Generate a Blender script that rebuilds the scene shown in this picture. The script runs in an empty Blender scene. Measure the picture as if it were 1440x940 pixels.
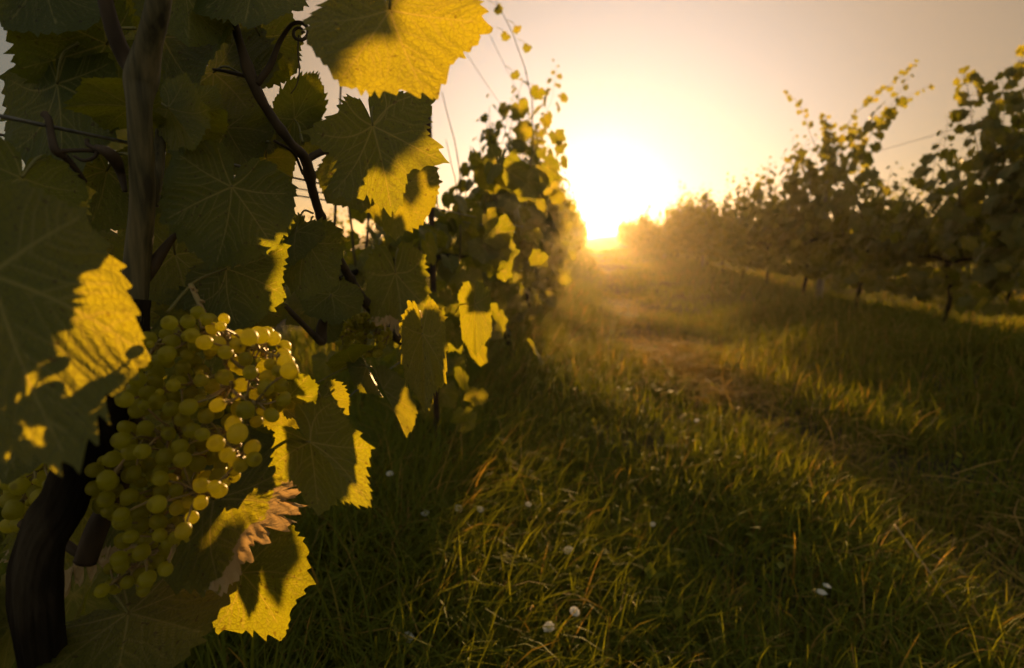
import bpy, math, random
import numpy as np
from mathutils import Vector, Matrix

# ------------------------------------------------------------------ camera
SC = bpy.context.scene
COL = SC.collection
FPX, CX, CY, CAMZ = 800.0, 720.0, 470.0, 1.0      # photograph pixels (1440 x 940)
YAW, PITCH = math.radians(7.69), math.radians(-9.6)
fwd = Vector((-math.sin(YAW) * math.cos(PITCH), math.cos(YAW) * math.cos(PITCH), math.sin(PITCH)))
right = Vector((math.cos(YAW), math.sin(YAW), 0.0))
up = right.cross(fwd)
CAM = Vector((0, 0, CAMZ))
cd = bpy.data.cameras.new('camera')
cd.sensor_width = 36.0
cd.lens = 20.0
cd.clip_start = 0.02
cd.clip_end = 2000.0
cd.dof.use_dof = True
cd.dof.focus_distance = 0.62
cd.dof.aperture_fstop = 4.6
cam = bpy.data.objects.new('camera', cd)
COL.objects.link(cam)
M = Matrix((right, up, -fwd)).transposed().to_4x4()
M.translation = CAM
cam.matrix_world = M
SC.camera = cam


def P(px, py, d):
    """world point seen at a photograph pixel, d metres along the lens axis"""
    return CAM + fwd * d + right * ((px - CX) / FPX * d) + up * ((CY - py) / FPX * d)


# ------------------------------------------------------------------ sky, sun, exposure
SUN_EL, SUN_AZ = math.radians(2.3), math.radians(0.9)      # azimuth clockwise from +Y
sund = Vector((math.sin(SUN_AZ) * math.cos(SUN_EL), math.cos(SUN_AZ) * math.cos(SUN_EL), math.sin(SUN_EL)))
W = bpy.data.worlds.new('World')
SC.world = W
W.use_nodes = True
nt = W.node_tree
nt.nodes.clear()
N, L = nt.nodes, nt.links
out = N.new('ShaderNodeOutputWorld')
sky = N.new('ShaderNodeTexSky')
sky.sky_type = 'NISHITA'
sky.sun_disc = False
sky.sun_elevation = SUN_EL
sky.sun_rotation = SUN_AZ
sky.dust_density = 0.8
sky.air_density = 1.0
sky.ozone_density = 0.3
tint = N.new('ShaderNodeMix'); tint.data_type = 'RGBA'; tint.blend_type = 'MULTIPLY'
tint.inputs[0].default_value = 1.0
tint.inputs[7].default_value = (0.15, 0.20, 0.28, 1)
L.new(sky.outputs[0], tint.inputs[6])
bg = N.new('ShaderNodeBackground'); bg.inputs[1].default_value = 0.05
L.new(tint.outputs[2], bg.inputs[0])
# aureole of the low sun in dusty air: a function of the angle to the sun only
tc = N.new('ShaderNodeTexCoord')
dt = N.new('ShaderNodeVectorMath'); dt.operation = 'DOT_PRODUCT'
dt.inputs[1].default_value = sund
L.new(tc.outputs['Generated'], dt.inputs[0])
ac = N.new('ShaderNodeMath'); ac.operation = 'ARCCOSINE'; L.new(dt.outputs['Value'], ac.inputs[0])


def lobe(width_deg, amp, col, power=1.0, away=False):
    a = N.new('ShaderNodeMath'); a.operation = 'DIVIDE'; a.inputs[1].default_value = math.radians(width_deg)
    L.new(ac.outputs[0], a.inputs[0])
    b = N.new('ShaderNodeMath'); b.operation = 'POWER'; b.inputs[1].default_value = power; L.new(a.outputs[0], b.inputs[0])
    c = N.new('ShaderNodeMath'); c.operation = 'MULTIPLY'; c.inputs[1].default_value = -1; L.new(b.outputs[0], c.inputs[0])
    e = N.new('ShaderNodeMath'); e.operation = 'EXPONENT'; L.new(c.outputs[0], e.inputs[0])
    if away:        # the pale sky opposite the sun
        e2 = N.new('ShaderNodeMath'); e2.operation = 'SUBTRACT'; e2.inputs[0].default_value = 1.0; L.new(e.outputs[0], e2.inputs[1]); e = e2
    g = N.new('ShaderNodeBackground'); g.inputs[0].default_value = (*col, 1)
    m = N.new('ShaderNodeMath'); m.operation = 'MULTIPLY'; m.inputs[1].default_value = amp; L.new(e.outputs[0], m.inputs[0])
    L.new(m.outputs[0], g.inputs[1])
    return g


prev = bg
for g in (lobe(0.9, 60.0, (1.0, 0.88, 0.66), 4.0), lobe(4.0, 0.60, (1.0, 0.88, 0.80), 1.3), lobe(22.5, 0.125, (0.86, 0.93, 1.08), 3.5), lobe(41.0, 0.150, (1.0, 0.61, 0.30), 5.0), lobe(62.0, 0.084, (1.0, 0.91, 0.70), 3.0, True)):
    ad = N.new('ShaderNodeAddShader')
    L.new(prev.outputs[0], ad.inputs[0]); L.new(g.outputs[0], ad.inputs[1]); prev = ad
L.new(prev.outputs[0], out.inputs[0])

sl = bpy.data.lights.new('sun', 'SUN')
sl.energy = 4.6
sl.angle = math.radians(0.53)
sl.color = (1.0, 0.56, 0.20)
so = bpy.data.objects.new('sun', sl)
COL.objects.link(so)
so.rotation_euler = sund.to_track_quat('Z', 'Y').to_euler()
so.location = (0, 40, 30)

SC.view_settings.view_transform = 'Standard'
SC.view_settings.look = 'None'
SC.view_settings.gamma = 1.0
SC.view_settings.exposure = 1.7
SC.view_settings.use_curve_mapping = False
SC.cycles.use_denoising = True
SC.cycles.max_bounces = 8
SC.cycles.diffuse_bounces = 3
SC.cycles.transmission_bounces = 5
SC.cycles.transparent_max_bounces = 8
SC.cycles.volume_bounces = 0
SC.cycles.caustics_reflective = False
SC.cycles.caustics_refractive = False
SC.cycles.use_adaptive_sampling = True
SC.cycles.adaptive_threshold = 0.02

# ------------------------------------------------------------------ helpers
rng = np.random.default_rng(11)
random.seed(5)


def tag(o, label=None, cat=None, group=None, kind=None):
    if label: o['label'] = label
    if cat: o['category'] = cat
    if group: o['group'] = group
    if kind: o['kind'] = kind
    return o


def link(o, parent=None):
    COL.objects.link(o)
    if parent is not None: o.parent = parent
    return o


def empty(name, loc):
    o = bpy.data.objects.new(name, None)
    o.location = loc
    o.empty_display_size = 0.1
    return link(o)


def make_mesh(name, V, F, mat, attrs=None, smooth=True):
    """V (n,3); F a list of int arrays (m,3) or (m,4)"""
    V = np.asarray(V, dtype=np.float32)
    F = [np.asarray(f, dtype=np.int32) for f in (F if isinstance(F, (list, tuple)) else [F]) if len(f)]
    me = bpy.data.meshes.new(name)
    me.vertices.add(len(V)); me.vertices.foreach_set('co', V.ravel())
    loops = np.concatenate([f.ravel() for f in F])
    sizes = np.concatenate([np.full(len(f), f.shape[1], dtype=np.int32) for f in F])
    starts = np.concatenate([[0], np.cumsum(sizes)[:-1]]).astype(np.int32)
    me.loops.add(len(loops)); me.loops.foreach_set('vertex_index', loops)
    me.polygons.add(len(sizes)); me.polygons.foreach_set('loop_start', starts)
    me.update(calc_edges=True)
    if smooth:
        me.polygons.foreach_set('use_smooth', np.ones(len(sizes), dtype=bool))
    for k, a in (attrs or {}).items():
        a = np.asarray(a, dtype=np.float32)
        if a.ndim == 1:
            at = me.attributes.new(k, 'FLOAT', 'POINT'); at.data.foreach_set('value', a)
        else:
            at = me.attributes.new(k, 'FLOAT_VECTOR', 'POINT'); at.data.foreach_set('vector', a.ravel())
    if mat: me.materials.append(mat)
    return me


def mobj(name, V, F, mat, parent=None, attrs=None, smooth=True):
    return link(bpy.data.objects.new(name, make_mesh(name, V, F, mat, attrs, smooth)), parent)


def smooth_path(pts, n):
    """Catmull-Rom through the points (and radii in the 4th column)"""
    p = np.asarray(pts, dtype=float)
    p = np.vstack([2 * p[0] - p[1], p, 2 * p[-1] - p[-2]])
    outp = []
    for i in range(1, len(p) - 2):
        for t in np.linspace(0, 1, n, endpoint=False):
            a, b, c, d = p[i - 1], p[i], p[i + 1], p[i + 2]
            outp.append(0.5 * (2 * b + (c - a) * t + (2 * a - 5 * b + 4 * c - d) * t * t + (3 * b - a - 3 * c + d) * t ** 3))
    outp.append(p[-2])
    return np.array(outp)


def tube(pts, rad, sides=8, cap=True):
    p = np.asarray(pts, dtype=float)
    r = np.broadcast_to(np.asarray(rad, dtype=float), (len(p),))
    t = np.gradient(p, axis=0)
    t /= np.linalg.norm(t, axis=1)[:, None] + 1e-12
    ref = np.array([0, 0, 1.0]) if abs(t[0][2]) < 0.9 else np.array([1.0, 0, 0])
    u = np.cross(t[0], ref); u /= np.linalg.norm(u)
    V = []
    ang = np.linspace(0, 2 * np.pi, sides, endpoint=False)
    for i in range(len(p)):
        u = u - t[i] * np.dot(u, t[i]); u /= np.linalg.norm(u) + 1e-12
        w = np.cross(t[i], u)
        V.append(p[i] + r[i] * (np.cos(ang)[:, None] * u + np.sin(ang)[:, None] * w))
    V = np.concatenate(V)
    n = len(p)
    i, j = np.meshgrid(np.arange(n - 1), np.arange(sides), indexing='ij')
    i, j = i.ravel(), j.ravel()
    k = (j + 1) % sides
    Q = np.stack([i * sides + j, i * sides + k, (i + 1) * sides + k, (i + 1) * sides + j], 1)
    T = np.zeros((0, 3), int)
    if cap:
        V = np.vstack([V, p[0], p[-1]])
        a = np.arange(sides); b = (a + 1) % sides
        T = np.vstack([np.stack([np.full(sides, len(V) - 2), b, a], 1),
                       np.stack([np.full(sides, len(V) - 1), (n - 1) * sides + a, (n - 1) * sides + b], 1)])
    return V, Q, T


class MB:
    """collects pieces, links them as one mesh object"""
    def __init__(s): s.V, s.Q, s.T, s.A, s.n = [], [], [], {}, 0
    def add(s, V, Q=None, T=None, **attrs):
        s.V.append(np.asarray(V, dtype=float))
        if Q is not None and len(Q): s.Q.append(np.asarray(Q) + s.n)
        if T is not None and len(T): s.T.append(np.asarray(T) + s.n)
        for k, a in attrs.items(): s.A.setdefault(k, []).append(a)
        s.n += len(V)
    def tube(s, pts, rad, sides=8, cap=True): s.add(*tube(pts, rad, sides, cap))
    def mesh(s, name, mat, smooth=True):
        F = ([np.concatenate(s.Q)] if s.Q else []) + ([np.concatenate(s.T)] if s.T else [])
        return make_mesh(name, np.concatenate(s.V), F, mat, {k: np.concatenate(a) for k, a in s.A.items()}, smooth)
    def build(s, name, mat, parent=None, smooth=True):
        return link(bpy.data.objects.new(name, s.mesh(name, mat, smooth)), parent)


# ------------------------------------------------------------------ materials
def mat_new(name):
    m = bpy.data.materials.new(name); m.use_nodes = True
    m.node_tree.nodes.clear()
    return m, m.node_tree.nodes, m.node_tree.links


def nd(N, typ, **kw):
    n = N.new(typ)
    for k, v in kw.items(): setattr(n, k, v)
    return n


def ramp(N, stops, interp='LINEAR'):
    r = N.new('ShaderNodeValToRGB'); r.color_ramp.interpolation = interp
    e = r.color_ramp.elements
    while len(e) < len(stops): e.new(0.5)
    for i, (p, c) in enumerate(stops):
        e[i].position = p; e[i].color = (*c, 1)
    return r


def math_(N, L, op, a, b=None):
    m = N.new('ShaderNodeMath'); m.operation = op
    for i, x in enumerate((a, b)):
        if x is None: continue
        if isinstance(x, (int, float)): m.inputs[i].default_value = x
        else: L.new(x, m.inputs[i])
    return m.outputs[0]


def mix_(N, L, fac, a, b, blend='MIX'):
    m = N.new('ShaderNodeMix'); m.data_type = 'RGBA'; m.blend_type = blend
    for i, x in ((0, fac), (6, a), (7, b)):
        if isinstance(x, (int, float)): m.inputs[i].default_value = x
        elif isinstance(x, tuple): m.inputs[i].default_value = (*x, 1)
        else: L.new(x, m.inputs[i])
    return m.outputs[2]


def leaf_material(name, fine):
    m, N, L = mat_new(name)
    tint = nd(N, 'ShaderNodeAttribute', attribute_name='tint').outputs['Fac']
    luv = nd(N, 'ShaderNodeAttribute', attribute_name='luv').outputs['Vector']
    oi = N.new('ShaderNodeObjectInfo').outputs['Random']
    tv = math_(N, L, 'FRACT', math_(N, L, 'ADD', tint, oi))
    no = nd(N, 'ShaderNodeTexNoise'); no.inputs['Scale'].default_value = 2.6; no.inputs['Detail'].default_value = 5
    L.new(luv, no.inputs['Vector'])
    base = ramp(N, [(0.0, (0.036, 0.058, 0.011)), (0.5, (0.058, 0.080, 0.014)), (1.0, (0.088, 0.100, 0.018))])
    trans = ramp(N, [(0.0, (0.22, 0.25, 0.006)), (0.55, (0.38, 0.36, 0.007)), (1.0, (0.54, 0.44, 0.007))])
    mixv = math_(N, L, 'ADD', math_(N, L, 'MULTIPLY', tv, 0.6), math_(N, L, 'MULTIPLY', no.outputs['Fac'], 0.4))
    L.new(mixv, base.inputs[0]); L.new(mixv, trans.inputs[0])
    bcol, tcol = base.outputs[0], trans.outputs[0]
    geo = N.new('ShaderNodeNewGeometry')
    # paler downy underside
    bcol = mix_(N, L, math_(N, L, 'MULTIPLY', geo.outputs['Backfacing'], 0.45), bcol, (0.12, 0.125, 0.045))
    normal = None
    if fine:
        vein = nd(N, 'ShaderNodeAttribute', attribute_name='vein').outputs['Fac']
        dry = nd(N, 'ShaderNodeAttribute', attribute_name='dry').outputs['Fac']
        vo = nd(N, 'ShaderNodeTexVoronoi', feature='DISTANCE_TO_EDGE'); vo.inputs['Scale'].default_value = 17
        wob = nd(N, 'ShaderNodeTexNoise'); wob.inputs['Scale'].default_value = 9
        L.new(luv, wob.inputs['Vector'])
        wv = nd(N, 'ShaderNodeVectorMath', operation='MULTIPLY_ADD'); wv.inputs[1].default_value = (0.09,) * 3
        L.new(wob.outputs['Color'], wv.inputs[0]); L.new(luv, wv.inputs[2])
        L.new(wv.outputs[0], vo.inputs['Vector'])
        vo2 = nd(N, 'ShaderNodeTexVoronoi', feature='DISTANCE_TO_EDGE'); vo2.inputs['Scale'].default_value = 48
        L.new(wv.outputs[0], vo2.inputs['Vector'])
        net = nd(N, 'ShaderNodeMapRange'); net.inputs[1].default_value = 0.0; net.inputs[2].default_value = 0.07
        net.inputs[3].default_value = 1.0; net.inputs[4].default_value = 0.0
        L.new(vo.outputs[0], net.inputs[0])
        # blade between the veins: a little darker and mottled
        net2 = nd(N, 'ShaderNodeMapRange'); net2.inputs[2].default_value = 0.10; net2.inputs[3].default_value = 1.0; net2.inputs[4].default_value = 0.0
        L.new(vo2.outputs[0], net2.inputs[0])
        cell = math_(N, L, 'ADD', math_(N, L, 'MULTIPLY', net.outputs[0], 0.30), math_(N, L, 'MULTIPLY', net2.outputs[0], 0.14))
        bcol = mix_(N, L, cell, bcol, (0.14, 0.15, 0.04))
        tcol = mix_(N, L, math_(N, L, 'ADD', math_(N, L, 'MULTIPLY', net.outputs[0], 0.55), math_(N, L, 'MULTIPLY', net2.outputs[0], 0.30)), tcol, (0.17, 0.115, 0.005))
        bcol = mix_(N, L, math_(N, L, 'MULTIPLY', vein, 0.85), bcol, (0.28, 0.26, 0.075))
        tcol = mix_(N, L, math_(N, L, 'MULTIPLY', vein, 0.7), tcol, (0.50, 0.36, 0.05))
        # small dark specks and brown dry margins
        sp = nd(N, 'ShaderNodeTexNoise'); sp.inputs['Scale'].default_value = 13; sp.inputs['Detail'].default_value = 2
        L.new(luv, sp.inputs['Vector'])
        spot = ramp(N, [(0.66, (0, 0, 0)), (0.72, (1, 1, 1))]); L.new(sp.outputs['Fac'], spot.inputs[0])
        bcol = mix_(N, L, math_(N, L, 'MULTIPLY', spot.outputs[0], 0.6), bcol, (0.05, 0.028, 0.010))
        tcol = mix_(N, L, math_(N, L, 'MULTIPLY', spot.outputs[0], 0.6), tcol, (0.12, 0.05, 0.006))
        dn = math_(N, L, 'ADD', dry, math_(N, L, 'MULTIPLY', math_(N, L, 'SUBTRACT', sp.outputs['Fac'], 0.5), 0.8))
        dr = ramp(N, [(0.45, (0, 0, 0)), (0.55, (1, 1, 1))]); L.new(dn, dr.inputs[0])
        bcol = mix_(N, L, dr.outputs[0], bcol, (0.52, 0.39, 0.20))
        tcol = mix_(N, L, dr.outputs[0], tcol, (0.34, 0.22, 0.08))
        bump = nd(N, 'ShaderNodeBump'); bump.inputs['Strength'].default_value = 0.5; bump.inputs['Distance'].default_value = 0.0008
        hgt = math_(N, L, 'SUBTRACT', math_(N, L, 'MULTIPLY', math_(N, L, 'MINIMUM', vo.outputs[0], 0.25), 3.0), math_(N, L, 'MULTIPLY', vein, 0.9))
        L.new(hgt, bump.inputs['Height'])
        normal = bump.outputs[0]
    pr = N.new('ShaderNodeBsdfPrincipled'); L.new(bcol, pr.inputs['Base Color'])
    pr.inputs['Roughness'].default_value = 0.48
    pr.inputs['Specular IOR Level'].default_value = 0.35
    tr = N.new('ShaderNodeBsdfTranslucent'); L.new(tcol, tr.inputs[0])
    if normal is not None:
        L.new(normal, pr.inputs['Normal']); L.new(normal, tr.inputs['Normal'])
    mx = N.new('ShaderNodeMixShader'); mx.inputs[0].default_value = 0.46
    L.new(pr.outputs[0], mx.inputs[1]); L.new(tr.outputs[0], mx.inputs[2])
    o = N.new('ShaderNodeOutputMaterial'); L.new(mx.outputs[0], o.inputs[0])
    return m


def noise_mat(name, stops, scale, rough=0.8, bump=0.0, stretch=None, bdist=0.002, spec=0.3, metal=0.0):
    m, N, L = mat_new(name)
    t = N.new('ShaderNodeTexCoord')
    mp = N.new('ShaderNodeMapping'); mp.inputs['Scale'].default_value = stretch or (1, 1, 1)
    L.new(t.outputs['Object'], mp.inputs[0])
    no = N.new('ShaderNodeTexNoise'); no.inputs['Scale'].default_value = scale; no.inputs['Detail'].default_value = 8
    L.new(mp.outputs[0], no.inputs['Vector'])
    r = ramp(N, stops); L.new(no.outputs['Fac'], r.inputs[0])
    pr = N.new('ShaderNodeBsdfPrincipled'); L.new(r.outputs[0], pr.inputs['Base Color'])
    pr.inputs['Roughness'].default_value = rough; pr.inputs['Specular IOR Level'].default_value = spec
    pr.inputs['Metallic'].default_value = metal
    if bump:
        b = N.new('ShaderNodeBump'); b.inputs['Strength'].default_value = bump; b.inputs['Distance'].default_value = bdist
        L.new(no.outputs['Fac'], b.inputs['Height']); L.new(b.outputs[0], pr.inputs['Normal'])
    o = N.new('ShaderNodeOutputMaterial'); L.new(pr.outputs[0], o.inputs[0])
    return m


def thin_mat(name, stops, attr='tint', mixf=0.4, tr_mul=(1.6, 1.35, 0.35), rough=0.7):
    """thin plant tissue with a colour per blade"""
    m, N, L = mat_new(name)
    a = nd(N, 'ShaderNodeAttribute', attribute_name=attr).outputs['Fac']
    r = ramp(N, stops); L.new(a, r.inputs[0])
    pr = N.new('ShaderNodeBsdfPrincipled'); L.new(r.outputs[0], pr.inputs['Base Color']); pr.inputs['Roughness'].default_value = rough
    pr.inputs['Specular IOR Level'].default_value = 0.12
    tr = N.new('ShaderNodeBsdfTranslucent'); L.new(mix_(N, L, 1.0, r.outputs[0], tr_mul, 'MULTIPLY'), tr.inputs[0])
    mx = N.new('ShaderNodeMixShader'); mx.inputs[0].default_value = mixf
    L.new(pr.outputs[0], mx.inputs[1]); L.new(tr.outputs[0], mx.inputs[2])
    o = N.new('ShaderNodeOutputMaterial'); L.new(mx.outputs[0], o.inputs[0])
    return m


M_LEAF = leaf_material('vine_leaf', True)
M_LEAF_FAR = leaf_material('vine_leaf_simple', False)
M_BARK = noise_mat('vine_bark', [(0.35, (0.008, 0.006, 0.005)), (0.55, (0.024, 0.018, 0.012)), (0.75, (0.07, 0.055, 0.036))], 30, 0.95, 1.0, (1, 1, 0.12), 0.008, 0.08)
M_CANE = noise_mat('vine_cane', [(0.36, (0.030, 0.024, 0.010)), (0.5, (0.085, 0.070, 0.028)), (0.64, (0.15, 0.115, 0.05))], 130, 0.65, 0.9, (1, 1, 0.06), 0.0016)
M_DARKCANE = noise_mat('woody_cane', [(0.3, (0.035, 0.024, 0.014)), (0.7, (0.095, 0.062, 0.034))], 60, 0.7, 0.4, (1, 1, 0.15), 0.0015)
M_STEM = noise_mat('green_stem', [(0.3, (0.12, 0.12, 0.03)), (0.7, (0.22, 0.18, 0.05))], 80, 0.5)
M_WIRE = noise_mat('galvanised_wire', [(0.3, (0.10, 0.095, 0.085)), (0.7, (0.22, 0.21, 0.19))], 90, 0.55, metal=0.6)
M_POST = noise_mat('weathered_post', [(0.3, (0.13, 0.12, 0.10)), (0.7, (0.27, 0.25, 0.21))], 16, 0.85, 0.5, (1, 1, 0.1), 0.003)
M_IRON = noise_mat('rusty_stake', [(0.3, (0.035, 0.022, 0.016)), (0.7, (0.09, 0.05, 0.03))], 40, 0.8, 0.4)
M_RACHIS = noise_mat('grape_stem', [(0.3, (0.20, 0.18, 0.05)), (0.6, (0.30, 0.20, 0.08)), (0.8, (0.36, 0.16, 0.09))], 60, 0.5)
M_PETAL = thin_mat('white_petal', [(0.0, (0.74, 0.73, 0.70)), (1.0, (0.74, 0.73, 0.70))], mixf=0.4, tr_mul=(1.05, 1.05, 1.05))
M_YELLOW = noise_mat('flower_centre', [(0.3, (0.55, 0.45, 0.18)), (0.7, (0.70, 0.60, 0.30))], 300, 0.7)
M_STRAW = noise_mat('dry_straw', [(0.3, (0.28, 0.20, 0.09)), (0.7, (0.42, 0.31, 0.15))], 50, 0.7)
M_GRASS = thin_mat('grass_blades', [(0.0, (0.065, 0.098, 0.012)), (0.35, (0.135, 0.165, 0.016)), (0.7, (0.21, 0.205, 0.024)), (0.82, (0.26, 0.195, 0.042)), (1.0, (0.42, 0.29, 0.10))], mixf=0.40, tr_mul=(1.6, 1.3, 0.35))


def grape_material():
    m, N, L = mat_new('grape_skin')
    oi = N.new('ShaderNodeObjectInfo').outputs['Random']
    tc = N.new('ShaderNodeTexCoord')
    no = N.new('ShaderNodeTexNoise'); no.inputs['Scale'].default_value = 160; no.inputs['Detail'].default_value = 4
    L.new(tc.outputs['Object'], no.inputs['Vector'])
    r = ramp(N, [(0.0, (0.15, 0.145, 0.018)), (0.5, (0.22, 0.195, 0.022)), (1.0, (0.30, 0.25, 0.028))])
    L.new(math_(N, L, 'ADD', math_(N, L, 'MULTIPLY', oi, 0.6), math_(N, L, 'MULTIPLY', no.outputs['Fac'], 0.4)), r.inputs[0])
    sx = N.new('ShaderNodeSeparateXYZ'); L.new(tc.outputs['Object'], sx.inputs[0])
    scar = nd(N, 'ShaderNodeMapRange'); scar.inputs[1].default_value = -.975; scar.inputs[2].default_value = -.955; scar.inputs[3].default_value = 1; scar.inputs[4].default_value = 0
    L.new(sx.outputs[2], scar.inputs[0])
    n3 = N.new('ShaderNodeTexNoise'); n3.inputs['Scale'].default_value = 3.5; n3.inputs['Detail'].default_value = 6
    mpv = nd(N, 'ShaderNodeVectorMath', operation='ADD'); L.new(tc.outputs['Object'], mpv.inputs[0])
    cmb = N.new('ShaderNodeCombineXYZ'); L.new(math_(N, L, 'MULTIPLY', oi, 50.0), cmb.inputs[0]); L.new(cmb.outputs[0], mpv.inputs[1])
    L.new(mpv.outputs[0], n3.inputs['Vector'])
    blm = ramp(N, [(.45, (0, 0, 0)), (.7, (.35, .35, .35))]); L.new(n3.outputs['Fac'], blm.inputs[0])
    skin = mix_(N, L, blm.outputs[0], r.outputs[0], (0.34, 0.33, 0.17))
    n4 = N.new('ShaderNodeTexNoise'); n4.inputs['Scale'].default_value = 9; n4.inputs['Detail'].default_value = 2; L.new(mpv.outputs[0], n4.inputs['Vector'])
    spk = ramp(N, [(.71, (0, 0, 0)), (.75, (1, 1, 1))]); L.new(n4.outputs['Fac'], spk.inputs[0])
    skin = mix_(N, L, math_(N, L, 'MULTIPLY', spk.outputs[0], .7), skin, (0.10, 0.06, 0.02))
    skin = mix_(N, L, scar.outputs[0], skin, (0.05, 0.03, 0.015))
    pr = N.new('ShaderNodeBsdfPrincipled'); L.new(skin, pr.inputs['Base Color'])
    pr.inputs['Roughness'].default_value = 0.42
    pr.inputs['Specular IOR Level'].default_value = 0.4
    pr.inputs['Subsurface Weight'].default_value = 1.0
    pr.inputs['Subsurface Radius'].default_value = (1.0, 0.8, 0.18)
    pr.inputs['Subsurface Scale'].default_value = 0.010
    # the ripening flesh lets the light through
    t2 = ramp(N, [(0.0, (0.72, 0.68, 0.06)), (1.0, (0.92, 0.86, 0.09))]); L.new(oi, t2.inputs[0])
    tr = N.new('ShaderNodeBsdfTranslucent'); L.new(t2.outputs[0], tr.inputs[0])
    mx = N.new('ShaderNodeMixShader'); mx.inputs[0].default_value = 0.62
    L.new(pr.outputs[0], mx.inputs[1]); L.new(tr.outputs[0], mx.inputs[2])
    o = N.new('ShaderNodeOutputMaterial'); L.new(mx.outputs[0], o.inputs[0])
    return m


M_GRAPE = grape_material()

# ------------------------------------------------------------------ ground, haze
VX = 828.0


def trackx(y):
    """the worn wheel track winds along the lane"""
    return np.interp(y, [0, 1.5, 2.6, 4, 5.4, 8, 50], [1.5, 1.38, 1.33, .92, .62, .56, .5])


def gz(x, y):
    x = np.asarray(x, dtype=float); y = np.asarray(y, dtype=float)
    z = 0.035 * np.sin(x * 1.7 + 0.6) * np.sin(y * 0.9 + 0.3) + 0.02 * np.sin(x * 3.9 + y * 2.3)
    z = z + 0.05 * np.sin(y * 0.33 + 1.2 + 0.5 * np.sin(x * 0.8))
    z = z + 0.16 * np.exp(-((x - 3.1) / 0.8) ** 2) + 0.12 * np.exp(-((x + 0.65) / 0.6) ** 2)     # low banks under the vine rows
    z = z - 0.035 * np.exp(-((x - trackx(y)) / 0.26) ** 2) - 0.03 * np.exp(-((x - trackx(y) - .75) / .45) ** 2) * (y < 9) * np.clip(9 - y, 0, 1)
    z = z + 1.9 * (1 / (1 + np.exp(-(y - 75) / 14.0))) * (1 / (1 + np.exp(-(x - 2.0) / 3.0)))       # the field rises far off
    t = np.clip((3.7 - y) / 2.3, 0, 1)
    z = z - 0.15 * t * t * (3 - 2 * t) * (1 / (1 + np.exp(-(x + .2) / .25)))      # added slope: lowers the near lane so its grass lies in shade
    return z - 0.08


def build_ground():
    xs = np.concatenate([np.linspace(-150, -14, 22), np.arange(-13, 16, 0.14), np.linspace(17, 150, 24)])
    ys = np.concatenate([np.linspace(-40, -3, 8), np.arange(-2, 24, 0.14), 24 * np.geomspace(1.01, 11, 60)])
    X, Y = np.meshgrid(xs, ys)
    Z = gz(X, Y)
    V = np.stack([X.ravel(), Y.ravel(), Z.ravel()], 1)
    nx, ny = len(xs), len(ys)
    i, j = np.meshgrid(np.arange(ny - 1), np.arange(nx - 1), indexing='ij')
    a = (i * nx + j).ravel()
    m, N, L = mat_new('soil_and_thatch')
    tc = N.new('ShaderNodeTexCoord')
    n1 = N.new('ShaderNodeTexNoise'); n1.inputs['Scale'].default_value = 1.3; n1.inputs['Detail'].default_value = 9; n1.inputs['Roughness'].default_value = 0.65
    n2 = N.new('ShaderNodeTexNoise'); n2.inputs['Scale'].default_value = 26; n2.inputs['Detail'].default_value = 8; n2.inputs['Roughness'].default_value = 0.7
    L.new(tc.outputs['Object'], n1.inputs['Vector']); L.new(tc.outputs['Object'], n2.inputs['Vector'])
    r1 = ramp(N, [(0.35, (0.035, 0.040, 0.010)), (0.5, (0.055, 0.050, 0.016)), (0.62, (0.14, 0.095, 0.040))])
    L.new(n1.outputs['Fac'], r1.inputs[0])
    r2 = ramp(N, [(0.3, (0.35, 0.35, 0.35)), (0.75, (1.5, 1.4, 1.2))]); L.new(n2.outputs['Fac'], r2.inputs[0])
    c = mix_(N, L, 1.0, r1.outputs[0], r2.outputs[0], 'MULTIPLY')
    pr = N.new('ShaderNodeBsdfPrincipled'); L.new(c, pr.inputs['Base Color']); pr.inputs['Roughness'].default_value = 0.95
    b = N.new('ShaderNodeBump'); b.inputs['Strength'].default_value = 1.0; b.inputs['Distance'].default_value = 0.04
    L.new(n2.outputs['Fac'], b.inputs['Height']); L.new(b.outputs[0], pr.inputs['Normal'])
    o = N.new('ShaderNodeOutputMaterial'); L.new(pr.outputs[0], o.inputs[0])
    g = mobj('ground', V, [np.stack([a, a + 1, a + nx + 1, a + nx], 1)], m)
    tag(g, kind='structure')


build_ground()


def build_haze():
    x0, x1, y0, y1, z0, z1 = -155, 155, -45, 275, -2.5, 6.5
    V = [(x, y, z) for z in (z0, z1) for x, y in ((x0, y0), (x1, y0), (x1, y1), (x0, y1))]
    F = [(3, 2, 1, 0), (4, 5, 6, 7), (0, 1, 5, 4), (1, 2, 6, 5), (2, 3, 7, 6), (3, 0, 4, 7)]
    m, N, L = mat_new('haze_air')
    v = N.new('ShaderNodeVolumePrincipled')
    v.inputs['Color'].default_value = (1.0, 0.84, 0.58, 1)
    v.inputs['Density'].default_value = HAZE
    v.inputs['Anisotropy'].default_value = HAZE_G
    o = N.new('ShaderNodeOutputMaterial'); L.new(v.outputs[0], o.inputs['Volume'])
    h = mobj('haze', V, [np.array(F)], m, smooth=False)
    tag(h, kind='stuff')


HAZE, HAZE_G = 0.0008, 0.80
build_haze()

# ------------------------------------------------------------------ vine leaves
LOBES = np.radians([0, 24, 49, 76, 103, 128, 150, 168, 180])


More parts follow.
